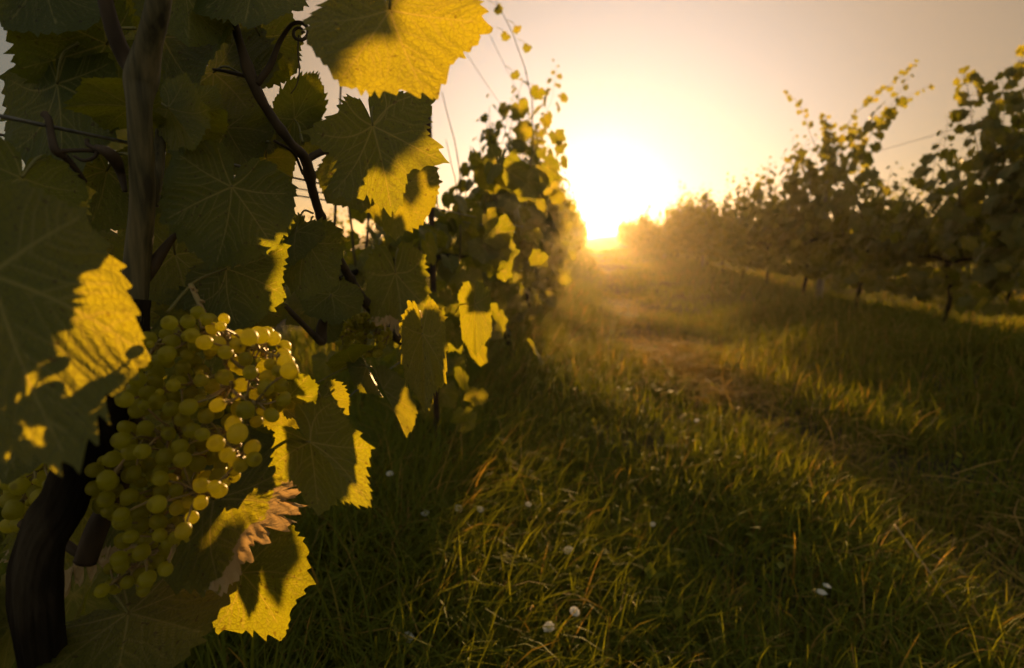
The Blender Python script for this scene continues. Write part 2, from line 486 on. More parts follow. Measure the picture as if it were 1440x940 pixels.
def leaf_template(nA, nR, seed, lobed=1.0, teeth=21, tooth=0.085, fold=0.25, droop=0.6, cup=0.2, wave=0.05, quilt=0.012, curl=0.0, veins=True, sinus=0.10, asym=0.0):
    r_ = np.random.default_rng(seed)
    th = np.linspace(-np.pi, np.pi, nA, endpoint=False)
    rad = np.array([1.0, 1 - 0.20 * lobed, 0.93, 1 - 0.28 * lobed, 0.80, 0.76 - 0.20 * lobed, 0.52, 0.34, sinus])
    side = []
    for s in (0, 1):
        rr = rad * (1 + r_.normal(0, 0.035, len(rad))); rr[0] = 1.0; rr[-1] = sinus
        side.append(rr)
    a = np.abs(th)
    # smooth interpolation between lobes (cosine)
    def interp(rr):
        k = np.clip(np.searchsorted(LOBES, a, side='right') - 1, 0, len(LOBES) - 2)
        t = (a - LOBES[k]) / (LOBES[k + 1] - LOBES[k])
        t = t * t * (3 - 2 * t)
        return rr[k] * (1 - t) + rr[k + 1] * t
    r = np.where(th >= 0, interp(side[0]), interp(side[1]))
    r = r * (1 + asym * np.sin(th))
    # pointed lobe tips
    for i, la in enumerate((0, 49, 103)):
        for sg in ((1,) if la == 0 else (1, -1)):
            r += 0.07 * np.exp(-(np.abs(th - sg * math.radians(la)) / 0.055))
    # teeth, pointing to the tip, uneven
    ph = a / np.pi * teeth + 0.42 * np.sin(a * 5 + seed) + 0.22 * np.sin(a * 11 + 2 * seed) + np.where(th < 0, 0.37, 0)
    u = ph - np.floor(ph)
    idx = (np.floor(ph).astype(int) + np.where(th < 0, 50, 0)) % 97
    amp = (0.25 + 1.35 * r_.random(97) ** 1.3)[idx]
    saw = np.where(u < 0.14, u / 0.14, (1 - u) / 0.86) ** 1.25
    tt = tooth * amp * (saw - 0.35) * np.clip((np.pi - a) / 0.5, 0, 1)
    ts = (np.arange(1, nR + 1) / nR) ** 0.9
    V = [np.zeros((1, 2))]; rim = [np.zeros(1)]
    for t in ts:
        rr = r * t + tt * max(0, (t - 0.80) / 0.20) ** 2
        V.append(np.stack([rr * np.sin(th), rr * np.cos(th)], 1)); rim.append(np.full(nA, t))
    xy = np.concatenate(V); rim = np.concatenate(rim)
    F3 = np.stack([np.zeros(nA, int), 1 + np.arange(nA), 1 + (np.arange(nA) + 1) % nA], 1)
    F4 = []
    for k in range(nR - 1):
        b0, b1 = 1 + k * nA, 1 + (k + 1) * nA
        j = np.arange(nA); jn = (j + 1) % nA
        F4.append(np.stack([b0 + j, b1 + j, b1 + jn, b0 + jn], 1))
    F4 = np.concatenate(F4) if F4 else np.zeros((0, 4), int)
    vein = np.zeros(len(xy)); vdist = np.ones(len(xy))
    if veins:
        segs = []
        for la, ln in ((0, 0.95), (49, 0.88), (-49, 0.88), (103, 0.74), (-103, 0.74), (148, 0.5), (-148, 0.5)):
            an = math.radians(la) + r_.normal(0, 0.03)
            d = np.array([math.sin(an), math.cos(an)])
            k = r_.normal(0, 0.05)
            pts = [d * ln * s + np.array([d[1], -d[0]]) * k * math.sin(s * 3.1) for s in np.linspace(0, 1, 6)]
            for q in range(5): segs.append((pts[q], pts[q + 1], 0.0125 * (1 - 0.13 * q), 0.0125 * (1 - 0.13 * (q + 1)), 1.0))
            if abs(la) > 120: continue
            for s in (0.2, 0.36, 0.52, 0.67, 0.81):
                for sg in (1, -1):
                    s2 = s + r_.normal(0, 0.03) + (0.05 if sg > 0 else 0)
                    o = d * ln * s2
                    an2 = an + sg * math.radians(44 + r_.normal(0, 4))
                    l2 = (1 - s2) * 0.62 + 0.06
                    d2 = np.array([math.sin(an2), math.cos(an2)])
                    an3 = an2 - sg * 0.28
                    d3 = np.array([math.sin(an3), math.cos(an3)])
                    m = o + d2 * l2 * 0.55
                    segs.append((o, m, 0.0068, 0.005, 0.7)); segs.append((m, m + d3 * l2 * 0.5, 0.005, 0.0035, 0.5))
        for p0, p1, w0, w1, st in segs:
            e = p1 - p0
            t = np.clip(((xy - p0) @ e) / (e @ e), 0, 1)
            dd = np.linalg.norm(xy - (p0 + t[:, None] * e), axis=1)
            w = w0 + (w1 - w0) * t
            vein = np.maximum(vein, st * np.exp(-(dd / w) ** 2))
            vdist = np.minimum(vdist, dd)
    x, y = xy[:, 0], xy[:, 1]
    z = quilt * (np.minimum(vdist, 0.09) / 0.09) ** 0.7 * np.minimum(1, rim * 1.5) if veins else np.zeros(len(xy))
    R = np.hypot(x, y); T = np.arctan2(x, y)
    f1, f2, f3 = r_.random(3) * 6.28
    z = z + wave * R ** 2 * (np.sin(3 * T + f1) + 0.6 * np.sin(5 * T + f2) + 0.35 * np.sin(9 * T + f3))
    z = z - curl * np.clip(rim - 0.6, 0, 1) ** 2
    # lateral cup
    z = z - cup * x * x
    # fold along midrib
    c, s = math.cos(fold), math.sin(fold)
    ax = np.abs(x)
    x2 = np.sign(x) * (ax * c - z * s * 0.0)
    z = z * c + ax * s
    # droop along the length
    k = droop
    if abs(k) > 1e-3:
        rr = 1 / k
        yy = (rr - z) * np.sin(y * k) if False else rr * np.sin(y * k) + z * np.sin(y * k) * 1.0
        zz = -(rr - rr * np.cos(y * k)) + z * np.cos(y * k)
        y, z = yy, zz
    V3 = np.stack([x2, y, z], 1)
    luv = np.stack([xy[:, 0] + seed * 3.17, xy[:, 1] + seed * 1.31, np.full(len(xy), seed * 0.77)], 1)
    return dict(V=V3, T=F3, Q=F4, vein=vein, luv=luv, rim=rim, xy=xy, th=th)


def frame_from(J, T, roll=0.0):
    """leaf frame: y towards the tip, z the face that looks to the camera when roll is 0"""
    y = (T - J); Ln = y.length; y = y / Ln
    v = (J - CAM).normalized()
    x = y.cross(v); x.normalize()
    z = x.cross(y)
    q = Matrix.Rotation(roll, 3, y)
    x, z = q @ x, q @ z
    return x, y, z, Ln


def place_leaf(tpl, J, x, y, z, Ln, wf=1.0):
    R = np.array([list(x * (Ln * wf)), list(y * Ln), list(z * Ln)])
    return tpl['V'] @ R + np.array(J)


# ------------------------------------------------------------------ the near vine
HERO_Y = 0.42
HB = Vector((-0.52, HERO_Y, float(gz(-0.52, HERO_Y))))
hero = empty('grapevine', HB)
tag(hero, 'near grapevine with large toothed leaves, brown canes and the big lit grape bunch', 'grapevine', 'vines of the row on the near side')
HBn = np.array(HB)


def pix_tube(pts, sides=10, n=8):
    """pts: (px, py, depth, radius in photo pixels)"""
    A = np.array([[*P(a, b, d), r * d / FPX] for a, b, d, r in pts])
    A = smooth_path(A, n)
    return A[:, :3] - HBn, A[:, 3]


def knots(path, rad, every, amt, seed):
    """swollen nodes along a cane"""
    d = np.concatenate([[0], np.cumsum(np.linalg.norm(np.diff(path, axis=0), axis=1))])
    ph = (d / every) % 1.0
    return rad * (1 + amt * np.exp(-((ph - 0.5) / 0.10) ** 2) + 0.04 * np.sin(d * 260 + seed))


def hero_tube(name, pts, mat, sides=10, node=None, parent=None, n=10):
    p, r = pix_tube(pts, sides, n)
    if node: r = knots(p, r, node, 0.28, 1)
    V, Q, T = tube(p, r, sides)
    return mobj(name, V, [Q, T], mat, parent or hero)


def trunk_to_ground():
    top = np.array(P(96, 690, 0.44)); mid = np.array(P(52, 860, 0.46))
    pts = [[*HBn, 0.024], [HBn[0] + 0.01, HBn[1] + 0.01, HBn[2] + 0.30, 0.020], [*mid, 0.0165], [*top, 0.0155], [*np.array(P(150, 590, 0.47)), 0.0145], [*np.array(P(182, 480, 0.49)), 0.0125], [*np.array(P(190, 420, 0.49)), 0.011]]
    A = smooth_path(pts, 28)
    p = A[:, :3] - HBn
    V, Q, T = tube(p, A[:, 3] * (1 + 0.05 * np.sin(np.arange(len(A)) * .35)), 56)
    ang = np.arctan2(V[:, 1] - np.mean(V[:, 1]), V[:, 0])
    k = np.arange(len(V)) % 56; row = np.arange(len(V)) // 56
    nrm = V - np.vstack([np.repeat(p, 56, axis=0), p[:1], p[-1:]])
    rr_ = np.random.default_rng(8).random(56)
    rid = .5 * np.sin(k * .9 + row * .13 + 2 * np.sin(row * .21)) + .5 * np.sin(k * 2.3 - row * .19) + (rr_[k % 56] - .5) * 1.4
    V = V + nrm * (rid * .10)[:, None]
    mobj('trunk', V, [Q, T], M_BARK, hero)


trunk_to_ground()
hero_tube('cane', [(186, 460, .49, 17), (192, 380, .49, 17), (200, 290, .48, 16), (199, 220, .47, 16), (196, 150, .46, 16), (199, 110, .46, 22), (210, 60, .45, 17), (222, 10, .44, 16), (230, -60, .43, 15)], M_CANE, 14)
tag(hero_tube('cane', [(204, 112, .46, 13), (180, 88, .46, 12), (162, 50, .45, 11), (148, 0, .44, 10), (138, -60, .43, 9)], M_DARKCANE, 10), 'dark side cane forking off the thick upright cane')
hero_tube('cane', [(214, 290, .52, 8), (222, 240, .52, 8), (226, 190, .53, 7), (228, 150, .54, 5)], M_CANE, 10)
tag(hero_tube('cane', [(300, -60, .62, 6), (322, 10, .63, 6), (340, 70, .64, 6), (356, 116, .65, 8), (376, 155, .67, 6.5), (408, 200, .70, 6), (430, 226, .73, 7.5), (440, 270, .77, 6.5), (455, 315, .82, 6), (480, 370, .90, 6), (514, 425, 1.0, 6), (555, 472, 1.12, 6), (590, 500, 1.25, 5)], M_DARKCANE, 12, 0.075), 'long brown cane running obliquely down behind the leaves')
hero_tube('cane', [(188, 405, .50, 11), (210, 380, .50, 10), (235, 345, .50, 6), (252, 325, .50, 3)], M_DARKCANE, 8)
hero_tube('cane', [(430, 226, .73, 5), (452, 214, .74, 5), (480, 208, .76, 5), (505, 196, .78, 4), (520, 178, .74, 3)], M_DARKCANE, 8)
hero_tube('cane', [(400, 430, .8, 4), (440, 470, .85, 4.5), (452, 480, .87, 7), (452, 466, .87, 8), (455, 448, .86, 6)], M_DARKCANE, 8)
hero_tube('cane', [(30, 735, .50, 7), (75, 755, .50, 7), (120, 785, .50, 6)], M_DARKCANE, 8)
hero_tube('cane', [(120, 790, .49, 15), (138, 740, .49, 15), (165, 690, .49, 13), (185, 620, .49, 11), (192, 540, .50, 10), (190, 470, .50, 10)], M_DARKCANE, 10)
# tendrils
def tendril(pts, label=None):
    return hero_tube('tendril', pts, M_DARKCANE, 7, None, None, 8)
sp = []
for k in range(15):
    a = -2.2 + k * 0.62; rr = 15 - k * 0.75
    sp.append((421 + rr * math.cos(a), 46 + rr * math.sin(a), .63, 2.9 - k * 0.08))
tag(tendril([(362, 118, .65, 5), (380, 92, .645, 4.5), (392, 62, .64, 3.6), (404, 42, .635, 3.1)] + sp), 'brown tendril ending in a tight spiral')
tendril([(420, 50, .63, 1.2), (419, 75, .63, 1.0), (421, 100, .63, 1.0), (417, 120, .63, 0.8), (409, 132, .63, .8)])
tendril([(362, 112, .65, 3), (340, 106, .66, 3), (315, 100, .67, 2.5), (300, 98, .68, 2)])
tendril([(62, 160, .44, 5.5), (68, 168, .44, 5), (72, 190, .44, 5), (78, 212, .44, 6), (92, 222, .45, 5), (108, 240, .46, 4), (120, 256, .47, 3)])
tendril([(80, 214, .44, 4), (100, 212, .45, 3), (128, 212, .46, 3), (150, 216, .47, 3)])
tendril([(122, 196, .46, 3), (124, 204, .46, 3.2), (136, 212, .46, 3), (132, 222, .46, 2.6), (118, 226, .46, 2.4), (104, 220, .46, 2)])
tendril([(135, 208, .46, 5), (150, 214, .46, 8), (162, 226, .47, 9), (170, 244, .48, 6), (176, 270, .48, 3)])
tendril([(385, 198, .70, 2), (412, 215, .72, 2), (426, 245, .75, 2)])

# J (px, py, depth), T (px, py, depth), options
HL = []
def HLf(J, T, lab=None, pet=None, **k): HL.append((J, T, lab, pet, k))

HLf((548, 14, .430), (607, 136, .410), 'big yellow backlit leaf hanging at the top of the frame', (560, -120, .42), wf=.98, roll=-.18, seed=3, fold=.12, droop=.25, lobed=.45, tooth=.075, quilt=.022, wave=.06, big=1)
HLf((-14, 386, .305), (116, 655, .300), 'large blurred golden leaf at the left edge, its right margin lit', (-90, 330, .32), wf=.64, roll=.10, seed=8, fold=.16, droop=.30, lobed=.55, tooth=.085, quilt=.02, wave=.05, big=1)
HLf((524, 177, .640), (562, 306, .610), 'dark deeply lobed leaf with a narrow lit tip, under the yellow leaf', (528, 150, .66), wf=.82, roll=.15, seed=5, fold=.30, droop=.55, lobed=1.25, tooth=.08, cup=.25, wave=.07, big=1)
HLf((326, 263, .500), (300, 372, .500), 'dark green leaf with pale forked veins above the grape bunch', (330, 250, .53), wf=.90, roll=.05, seed=12, fold=.10, droop=.20, lobed=.30, tooth=.06, quilt=.018, big=1)
HLf((300, 702, .540), (425, 742, .520), 'dark wrinkled leaf under the grapes with a torn straw coloured tip', (285, 690, .5), wf=1.05, roll=-.25, seed=15, fold=.15, droop=.35, lobed=.6, tooth=.10, quilt=.03, wave=.08, dry=(-8, .46), big=1)
HLf((340, 806, .560), (446, 818, .53), 'lower leaf with a lit patch beside the torn leaf', (320, 780, .56), wf=.80, roll=.15, seed=21, fold=.15, droop=.25, lobed=.6)
HLf((436, 622, .465), (516, 706, .45), 'olive leaf with lit side lobes low beside the grapes', (400, 620, .50), wf=.72, roll=.35, seed=24, fold=.22, droop=.2, lobed=.9, big=1)
HLf((150, 62, .54), (30, 100, .52), None, (190, 40, .5), wf=.98, roll=.1, seed=31, fold=.12, droop=.3, lobed=.4, big=1)
HLf((80, 118, .52), (98, 262, .50), None, (110, 60, .52), wf=.62, roll=.5, seed=32, fold=.25, droop=.4, lobed=.5, big=1)
HLf((190, 152, .50), (100, 140, .49), None, (205, 150, .48), wf=.70, roll=-.7, seed=33, fold=.25, droop=.5, lobed=.5)
HLf((228, 52, .64), (285, 132, .62), None, (210, 30, .6), wf=.95, roll=.2, seed=34, fold=.15, droop=.3, lobed=.5)
HLf((300, 102, .70), (358, 164, .68), 'translucent olive leaf with a small hole at its stalk', (345, 108, .66), wf=1.15, roll=.1, seed=35, fold=.10, droop=.2, lobed=.6, sinus=.16, big=1)
HLf((226, 158, .54), (330, 166, .52), None, (205, 150, .49), wf=.55, roll=-.4, seed=36, fold=.3, droop=.35, lobed=.5, big=1)
HLf((236, 152, .50), (288, 212, .47), 'small bright yellow leaf tip beside the upright cane', (228, 150, .52), wf=.55, roll=.5, seed=37, fold=.3, droop=.3, lobed=.8)
HLf((318, 180, .75), (356, 240, .74), None, (300, 160, .66), wf=1.0, roll=.2, seed=38, fold=.15, droop=.3, lobed=.4)
HLf((352, 172, .80), (384, 218, .80), None, (350, 160, .7), wf=.9, roll=-.2, seed=39, fold=.2, droop=.3, lobed=.4)
HLf((374, 222, .80), (408, 258, .80), None, (380, 200, .7), wf=1.0, roll=.2, seed=40, fold=.15, droop=.2, lobed=.4)
HLf((354, -40, .62), (352, 50, .60), None, (340, -60, .63), wf=.95, roll=.3, seed=41, fold=.25, droop=.4, lobed=.6)
HLf((366, 52, .70), (422, 104, .70), None, (360, 40, .66), wf=.85, roll=.15, seed=42, fold=.12, droop=.2, lobed=.4, sinus=.14)
HLf((414, 168, .78), (442, 106, .78), None, (425, 200, .74), wf=.62, roll=.2, seed=43, fold=.15, droop=.4, lobed=.4)
HLf((440, 176, .80), (392, 206, .80), None, (450, 200, .76), wf=.75, roll=.4, seed=44, fold=.2, droop=.4, lobed=.5)
HLf((502, 240, .84), (462, 288, .83), None, (480, 220, .8), wf=.95, roll=.2, seed=45, fold=.2, droop=.3, lobed=.5)
HLf((556, 262, .95), (604, 318, .93), None, (545, 250, .9), wf=1.0, roll=.3, seed=46, fold=.2, droop=.4, lobed=.6)
HLf((246, 358, .58), (262, 440, .57), None, (240, 330, .56), wf=1.0, roll=-.1, seed=47, fold=.12, droop=.3, lobed=.35)
HLf((318, 378, .55), (402, 424, .54), 'olive leaf with fan veins just above the grapes', (235, 440, .50), wf=.95, roll=.05, seed=48, fold=.12, droop=.25, lobed=.55, big=1)
HLf((416, 326, .66), (374, 376, .64), None, (440, 300, .78), wf=.75, roll=.9, seed=49, fold=.4, droop=.3, lobed=.4)
HLf((432, 340, .68), (420, 422, .67), None, (440, 305, .78), wf=.85, roll=-.3, seed=50, fold=.2, droop=.3, lobed=.4)
HLf((466, 414, .86), (470, 458, .85), None, (452, 450, .86), wf=1.15, roll=-.1, seed=51, fold=.12, droop=.3, lobed=.5)
HLf((460, 455, .95), (452, 486, .94), None, (455, 450, .88), wf=.9, roll=.3, seed=52, fold=.2, droop=.3, lobed=.5)
HLf((352, 430, .58), (372, 480, .57), None, (340, 420, .56), wf=.95, roll=.2, seed=53, fold=.15, droop=.3, lobed=.35)
HLf((404, 560, .56), (434, 528, .55), None, (380, 560, .54), wf=.95, roll=.2, seed=54, fold=.2, droop=.2, lobed=.5, dry=(90, .25))
HLf((392, 566, .57), (436, 600, .56), None, (380, 556, .55), wf=.75, roll=-.2, seed=55, fold=.2, droop=.25, lobed=.5)
HLf((452, 560, .72), (460, 606, .71), None, (440, 540, .72), wf=.95, roll=.2, seed=56, fold=.2, droop=.3, lobed=.4)
HLf((497, 512, .84), (524, 480, .80), 'narrow lit leaf edge standing up from its stalk', (436, 545, .80), wf=.62, roll=1.15, seed=57, fold=.5, droop=.3, lobed=.4)
HLf((516, 516, .84), (534, 560, .82), None, (500, 516, .84), wf=.60, roll=-.9, seed=58, fold=.5, droop=.2, lobed=.4)
HLf((538, 548, 1.02), (574, 610, 1.0), 'slim bright yellow folded leaf pointing to the grass', (520, 515, .84), wf=.30, roll=.8, seed=59, fold=.6, droop=.1, lobed=.35, tooth=.06)
HLf((556, 384, 1.0), (568, 478, .97), 'grey olive leaf with a dry pale tip hanging in the middle', (560, 350, 1.0), wf=.62, roll=.2, seed=60, fold=.25, droop=.3, lobed=.7, dry=(0, .65))
HLf((594, 470, .74), (600, 574, .73), None, (590, 440, .9), wf=.43, roll=.3, seed=61, fold=.25, droop=.3, lobed=.6)
HLf((590, 440, 1.25), (574, 512, 1.22), None, (600, 430, 1.2), wf=.6, roll=.4, seed=62, fold=.25, droop=.3, lobed=.6)
HLf((180, 862, .50), (300, 905, .47), 'almost black leaf at the bottom below the grapes', (150, 830, .5), wf=1.10, roll=-.4, seed=63, fold=.15, droop=.3, lobed=.5, big=1)
HLf((105, 712, .60), (80, 835, .59), None, (130, 700, .55), wf=.80, roll=.1, seed=64, fold=.12, droop=.25, lobed=.5, dry=(0, .6), big=1)
HLf((172, 720, .60), (170, 800, .60), None, (180, 700, .58), wf=.50, roll=.4, seed=65, fold=.2, droop=.2, lobed=.5, dry=(0, .5))
HLf((40, 560, .42), (20, 680, .40), None, (80, 540, .45), wf=.9, roll=.4, seed=66, fold=.2, droop=.4, lobed=.5)
HLf((30, 250, .42), (10, 350, .40), None, (60, 220, .44), wf=1.0, roll=-.3, seed=67, fold=.2, droop=.4, lobed=.5)
HLf((150, 240, .56), (130, 330, .55), None, (190, 220, .5), wf=1.0, roll=.2, seed=68, fold=.2, droop=.3, lobed=.5)
HLf((110, 400, .56), (150, 510, .55), None, (170, 380, .5), wf=1.0, roll=.2, seed=69, fold=.15, droop=.3, lobed=.5)
HLf((260, -10, .60), (262, 70, .60), None, (250, -60, .6), wf=1.0, roll=-.2, seed=70, fold=.15, droop=.3, lobed=.5)
HLf((60, -30, .50), (90, 60, .50), None, (120, -60, .5), wf=1.0, roll=.2, seed=71, fold=.2, droop=.3, lobed=.5)
HLf((232, 240, .60), (240, 330, .60), None, (225, 200, .55), wf=.9, roll=.2, seed=72, fold=.15, droop=.3, lobed=.5)
HLf((310, 470, .58), (250, 560, .57), None, (300, 440, .55), wf=1.0, roll=.2, seed=73, fold=.15, droop=.3, lobed=.5)
HLf((250, 590, .58), (200, 680, .57), None, (260, 560, .55), wf=1.0, roll=.2, seed=74, fold=.15, droop=.3, lobed=.5)
HLf((350, 600, .60), (330, 680, .60), None, (340, 570, .58), wf=1.0, roll=.2, seed=75, fold=.15, droop=.3, lobed=.5)

HLf((667, 428, 1.05), (672, 500, 1.04), 'bright yellow leaf hanging at the lane side of the near row, its stalk on the oblique cane', (640, 440, 1.2), wf=.42, roll=.2, seed=78, fold=.25, droop=.3, lobed=.6)
HERO_INFO = []
for i, (J, T, lab, pet, k) in enumerate(HL):
    k = dict(k)
    wf, roll, dry, big = k.pop('wf', 1), k.pop('roll', 0), k.pop('dry', None), k.pop('big', 0)
    nA, nR = (420, 34) if big else (240, 18)
    tp = leaf_template(nA, nR, teeth=22 if big else 19, **k)
    Jw, Tw = P(*J), P(*T)
    x, y, z, Ln = frame_from(Jw, Tw, roll)
    V = place_leaf(tp, Jw - HB, x, y, z, Ln, wf * 0.95)
    da = np.zeros(len(V))
    if dry:
        da = np.clip((tp['rim'] - dry[1]) / (1 - dry[1]), 0, 1) * np.exp(-((np.append(0, np.tile(tp['th'], nR)) - math.radians(dry[0])) / 0.8) ** 2)
        # the dead margin is shrivelled and torn
        X_, Y_ = tp['xy'][:, 0], tp['xy'][:, 1]
        wr = np.sin(X_ * 23 + 2 + 1.7 * np.sin(Y_ * 9)) * np.sin(Y_ * 17 + 1 + 2.1 * np.sin(X_ * 11)) + .5 * np.sin(X_ * 55 + Y_ * 31)
        V = V + (da * wr * 0.035 * Ln)[:, None] * np.array(z)
        th_ = np.append(0, np.tile(tp['th'], nR))
        tear = np.clip(np.sin(th_ * 31 + 1.3) + .6 * np.sin(th_ * 67), 0, 1.4) * np.clip(da - .25, 0, 1)
        V = V - (V - np.array(Jw - HB)) * (tear * .22)[:, None]
        da = np.clip(da * 1.7, 0, 1)
    lf = mobj('leaf', V, [tp['Q'], tp['T']], M_LEAF, hero, dict(vein=tp['vein'], luv=tp['luv'], dry=da, tint=np.full(len(V), 0.0)))
    if lab: lf['label'] = lab
    if pet:
        e = np.array(P(*pet) - HB); s = np.array(Jw - HB)
        mid = (s + e) / 2 - np.array(z) * Ln * 0.06 + np.array([0, 0, 0.08 * np.linalg.norm(e - s)])
        A = smooth_path([s, mid, e], 8)
        V2, Q2, T2 = tube(A, np.linspace(0.0011, 0.0015, len(A)), 7)
        mobj('petiole', V2, [Q2, T2], M_STEM, lf)
    HERO_INFO.append((Jw, Tw, Ln))

# ------------------------------------------------------------------ grapes
def grape_mesh():
    V, Q, T = [], [], []
    nu, nv = 20, 14
    for j in range(1, nv):
        a = math.pi * j / nv
        rr = math.sin(a); zz = math.cos(a) * 1.07
        if j == nv - 1: zz += 0.05
        for i in range(nu):
            b = 2 * math.pi * i / nu
            V.append((rr * math.cos(b), rr * math.sin(b), zz))
    V.append((0, 0, 1.05)); V.append((0, 0, -1.00))
    for j in range(nv - 2):
        for i in range(nu):
            k = (i + 1) % nu
            Q.append((j * nu + i, (j + 1) * nu + i, (j + 1) * nu + k, j * nu + k))
    t, b = len(V) - 2, len(V) - 1
    for i in range(nu):
        k = (i + 1) % nu
        T.append((t, i, k)); T.append((b, (nv - 2) * nu + k, (nv - 2) * nu + i))
    return np.array(V), np.array(Q), np.array(T)


GV, GQ, GT = grape_mesh()
GRAPE_ME = make_mesh('grape', GV, [GQ, GT], M_GRAPE)


def in_poly(x, y, poly):
    c = False
    for i in range(len(poly)):
        (x1, y1), (x2, y2) = poly[i - 1], poly[i]
        if (y1 > y) != (y2 > y) and x < (x2 - x1) * (y - y1) / (y2 - y1) + x1: c = not c
    return c


def make_bunch(root_px, poly, spines, depth, thick, n, rmin, rmax, label, nparts, seed, fixed=()):
    r_ = random.Random(seed)
    base = P(*root_px)
    root = empty('grape_bunch', base)
    tag(root, label, 'grapes', 'bunches of unripe grapes')
    bn = np.array(base)
    # rachis
    st = MB(); nodes = []
    for sp_ in spines:
        A = np.array([[*P(a, b, depth + dd), rr] for a, b, dd, rr in sp_])
        A = smooth_path(A, 8)
        st.tube(A[:, :3] - bn, A[:, 3], 7)
        nodes.extend(A[:, :3])
    nodes = np.array(nodes)
    bx = [p[0] for p in poly]; by = [p[1] for p in poly]
    g = []
    def ok(c, r):
        for (c2, r2) in g:
            if abs(c.x - c2.x) < .016 and (c - c2).length < 0.88 * (r + r2): return False
        return True
    for (px, py, dd, rpx) in fixed:
        d = depth + dd
        g.append((P(px, py, d), .84 * rpx * d / FPX))
    tries = 0
    while len(g) < n and tries < 160000:
        tries += 1
        px, py = r_.uniform(min(bx), max(bx)), r_.uniform(min(by), max(by))
        if not in_poly(px, py, poly): continue
        d = depth + r_.triangular(-1, 1, -0.25) * thick
        r = r_.uniform(rmin, rmax) if r_.random() < 0.82 else r_.uniform(rmin * 0.4, rmin)
        c = P(px, py, d)
        if ok(c, r): g.append((c, r))
    g.sort(key=lambda t: (t[0] - CAM).length - 2 * t[1])
    rest = MB()
    for i, (c, r) in enumerate(g):
        cn = np.array(c)
        k = np.argmin(np.linalg.norm(nodes - cn, axis=1) + np.array([r_.uniform(0, .006) for _ in range(len(nodes))]))
        a = nodes[k]
        ax = Vector(a - cn)
        ax = ax.normalized() if ax.length > 1e-6 else Vector((0, 0, 1))
        e = cn + np.array(ax) * r * 0.98
        mid = (e + a) / 2 + np.array([0, 0, r_.uniform(-.003, .004)])
        A = smooth_path([a - bn, mid - bn, e - bn], 5)
        st.tube(A, np.linspace(0.0011, 0.0008, len(A)), 5)
        # receptacle at the berry
        st.tube([e - bn + np.array(ax) * 0.0006, e - bn - np.array(ax) * 0.0012], [0.0012, 0.0022 * min(1, r / .006)], 6)
        q = ax.to_track_quat('Z', 'Y') @ Matrix.Rotation(r_.uniform(0, 6.28), 3, 'Z').to_quaternion()
        s = Vector((r * r_.uniform(.95, 1.03), r * r_.uniform(.95, 1.03), r * r_.uniform(.96, 1.08)))
        if i < nparts:
            o = bpy.data.objects.new('grape', GRAPE_ME)
            o.matrix_local = Matrix.LocRotScale(c - base, q, s)
            link(o, root)
            o.matrix_local = Matrix.LocRotScale(c - base, q, s)
        else:
            R = np.array(q.to_matrix())
            rest.add((GV * np.array(s)) @ R.T + cn - bn, GQ, GT)
    if rest.n:
        tag(rest.build('grape_mass', M_GRAPE, root), kind='stuff')
    # knobbly ends of fallen berries and flower remains along the stems
    for _ in range(n):
        a = nodes[r_.randrange(len(nodes))]
        dv = np.array([r_.gauss(0, 1) for _ in range(3)]); dv /= np.linalg.norm(dv)
        ln = r_.uniform(.003, .009)
        st.tube([a - bn, a - bn + dv * ln * .8, a - bn + dv * ln], [0.0008, 0.0007, 0.0015], 5)
    st.build('stalk', M_RACHIS, root)
    return root


BUNCH = [(212, 470), (232, 442), (268, 436), (300, 446), (330, 458), (352, 466), (382, 462), (398, 474), (408, 500), (412, 515),
         (400, 560), (388, 585), (372, 610), (352, 655), (322, 680), (296, 700), (272, 735), (262, 765), (240, 800), (228, 822),
         (190, 836), (142, 832), (134, 812), (170, 780), (168, 730), (128, 705), (118, 672), (130, 642), (165, 610), (172, 560), (192, 505)]
SP = [
    [(268, 400, .02, .0022), (292, 452, .01, .0021), (320, 500, 0, .002), (310, 560, 0, .0019), (272, 620, 0, .0018), (240, 680, 0, .0016), (216, 740, 0, .0014), (200, 790, 0, .001), (160, 820, 0, .0008)],
    [(300, 470, 0, .0015), (335, 482, -.01, .0014), (365, 492, -.01, .0013), (390, 502, -.01, .001)],
    [(318, 500, 0, .0014), (345, 520, -.02, .0012), (372, 545, -.015, .001)],
    [(318, 520, -.01, .0014), (330, 552, -.03, .0012), (360, 566, -.03, .001)],
    [(296, 466, 0, .0014), (262, 472, -.01, .0012), (226, 478, 0, .001)],
    [(308, 530, 0, .0013), (262, 540, -.01, .0012), (214, 560, 0, .001)],
    [(280, 605, 0, .0013), (230, 612, -.02, .0012), (180, 640, 0, .001), (150, 668, .0, .0008)],
    [(285, 600, 0, .0013), (320, 625, -.02, .0012), (345, 650, -.02, .001)],
    [(240, 680, 0, .0012), (275, 690, -.02, .001), (300, 698, -.01, .0009)],
    [(216, 740, 0, .0011), (245, 750, -.01, .001), (262, 742, -.01, .0008)],
]
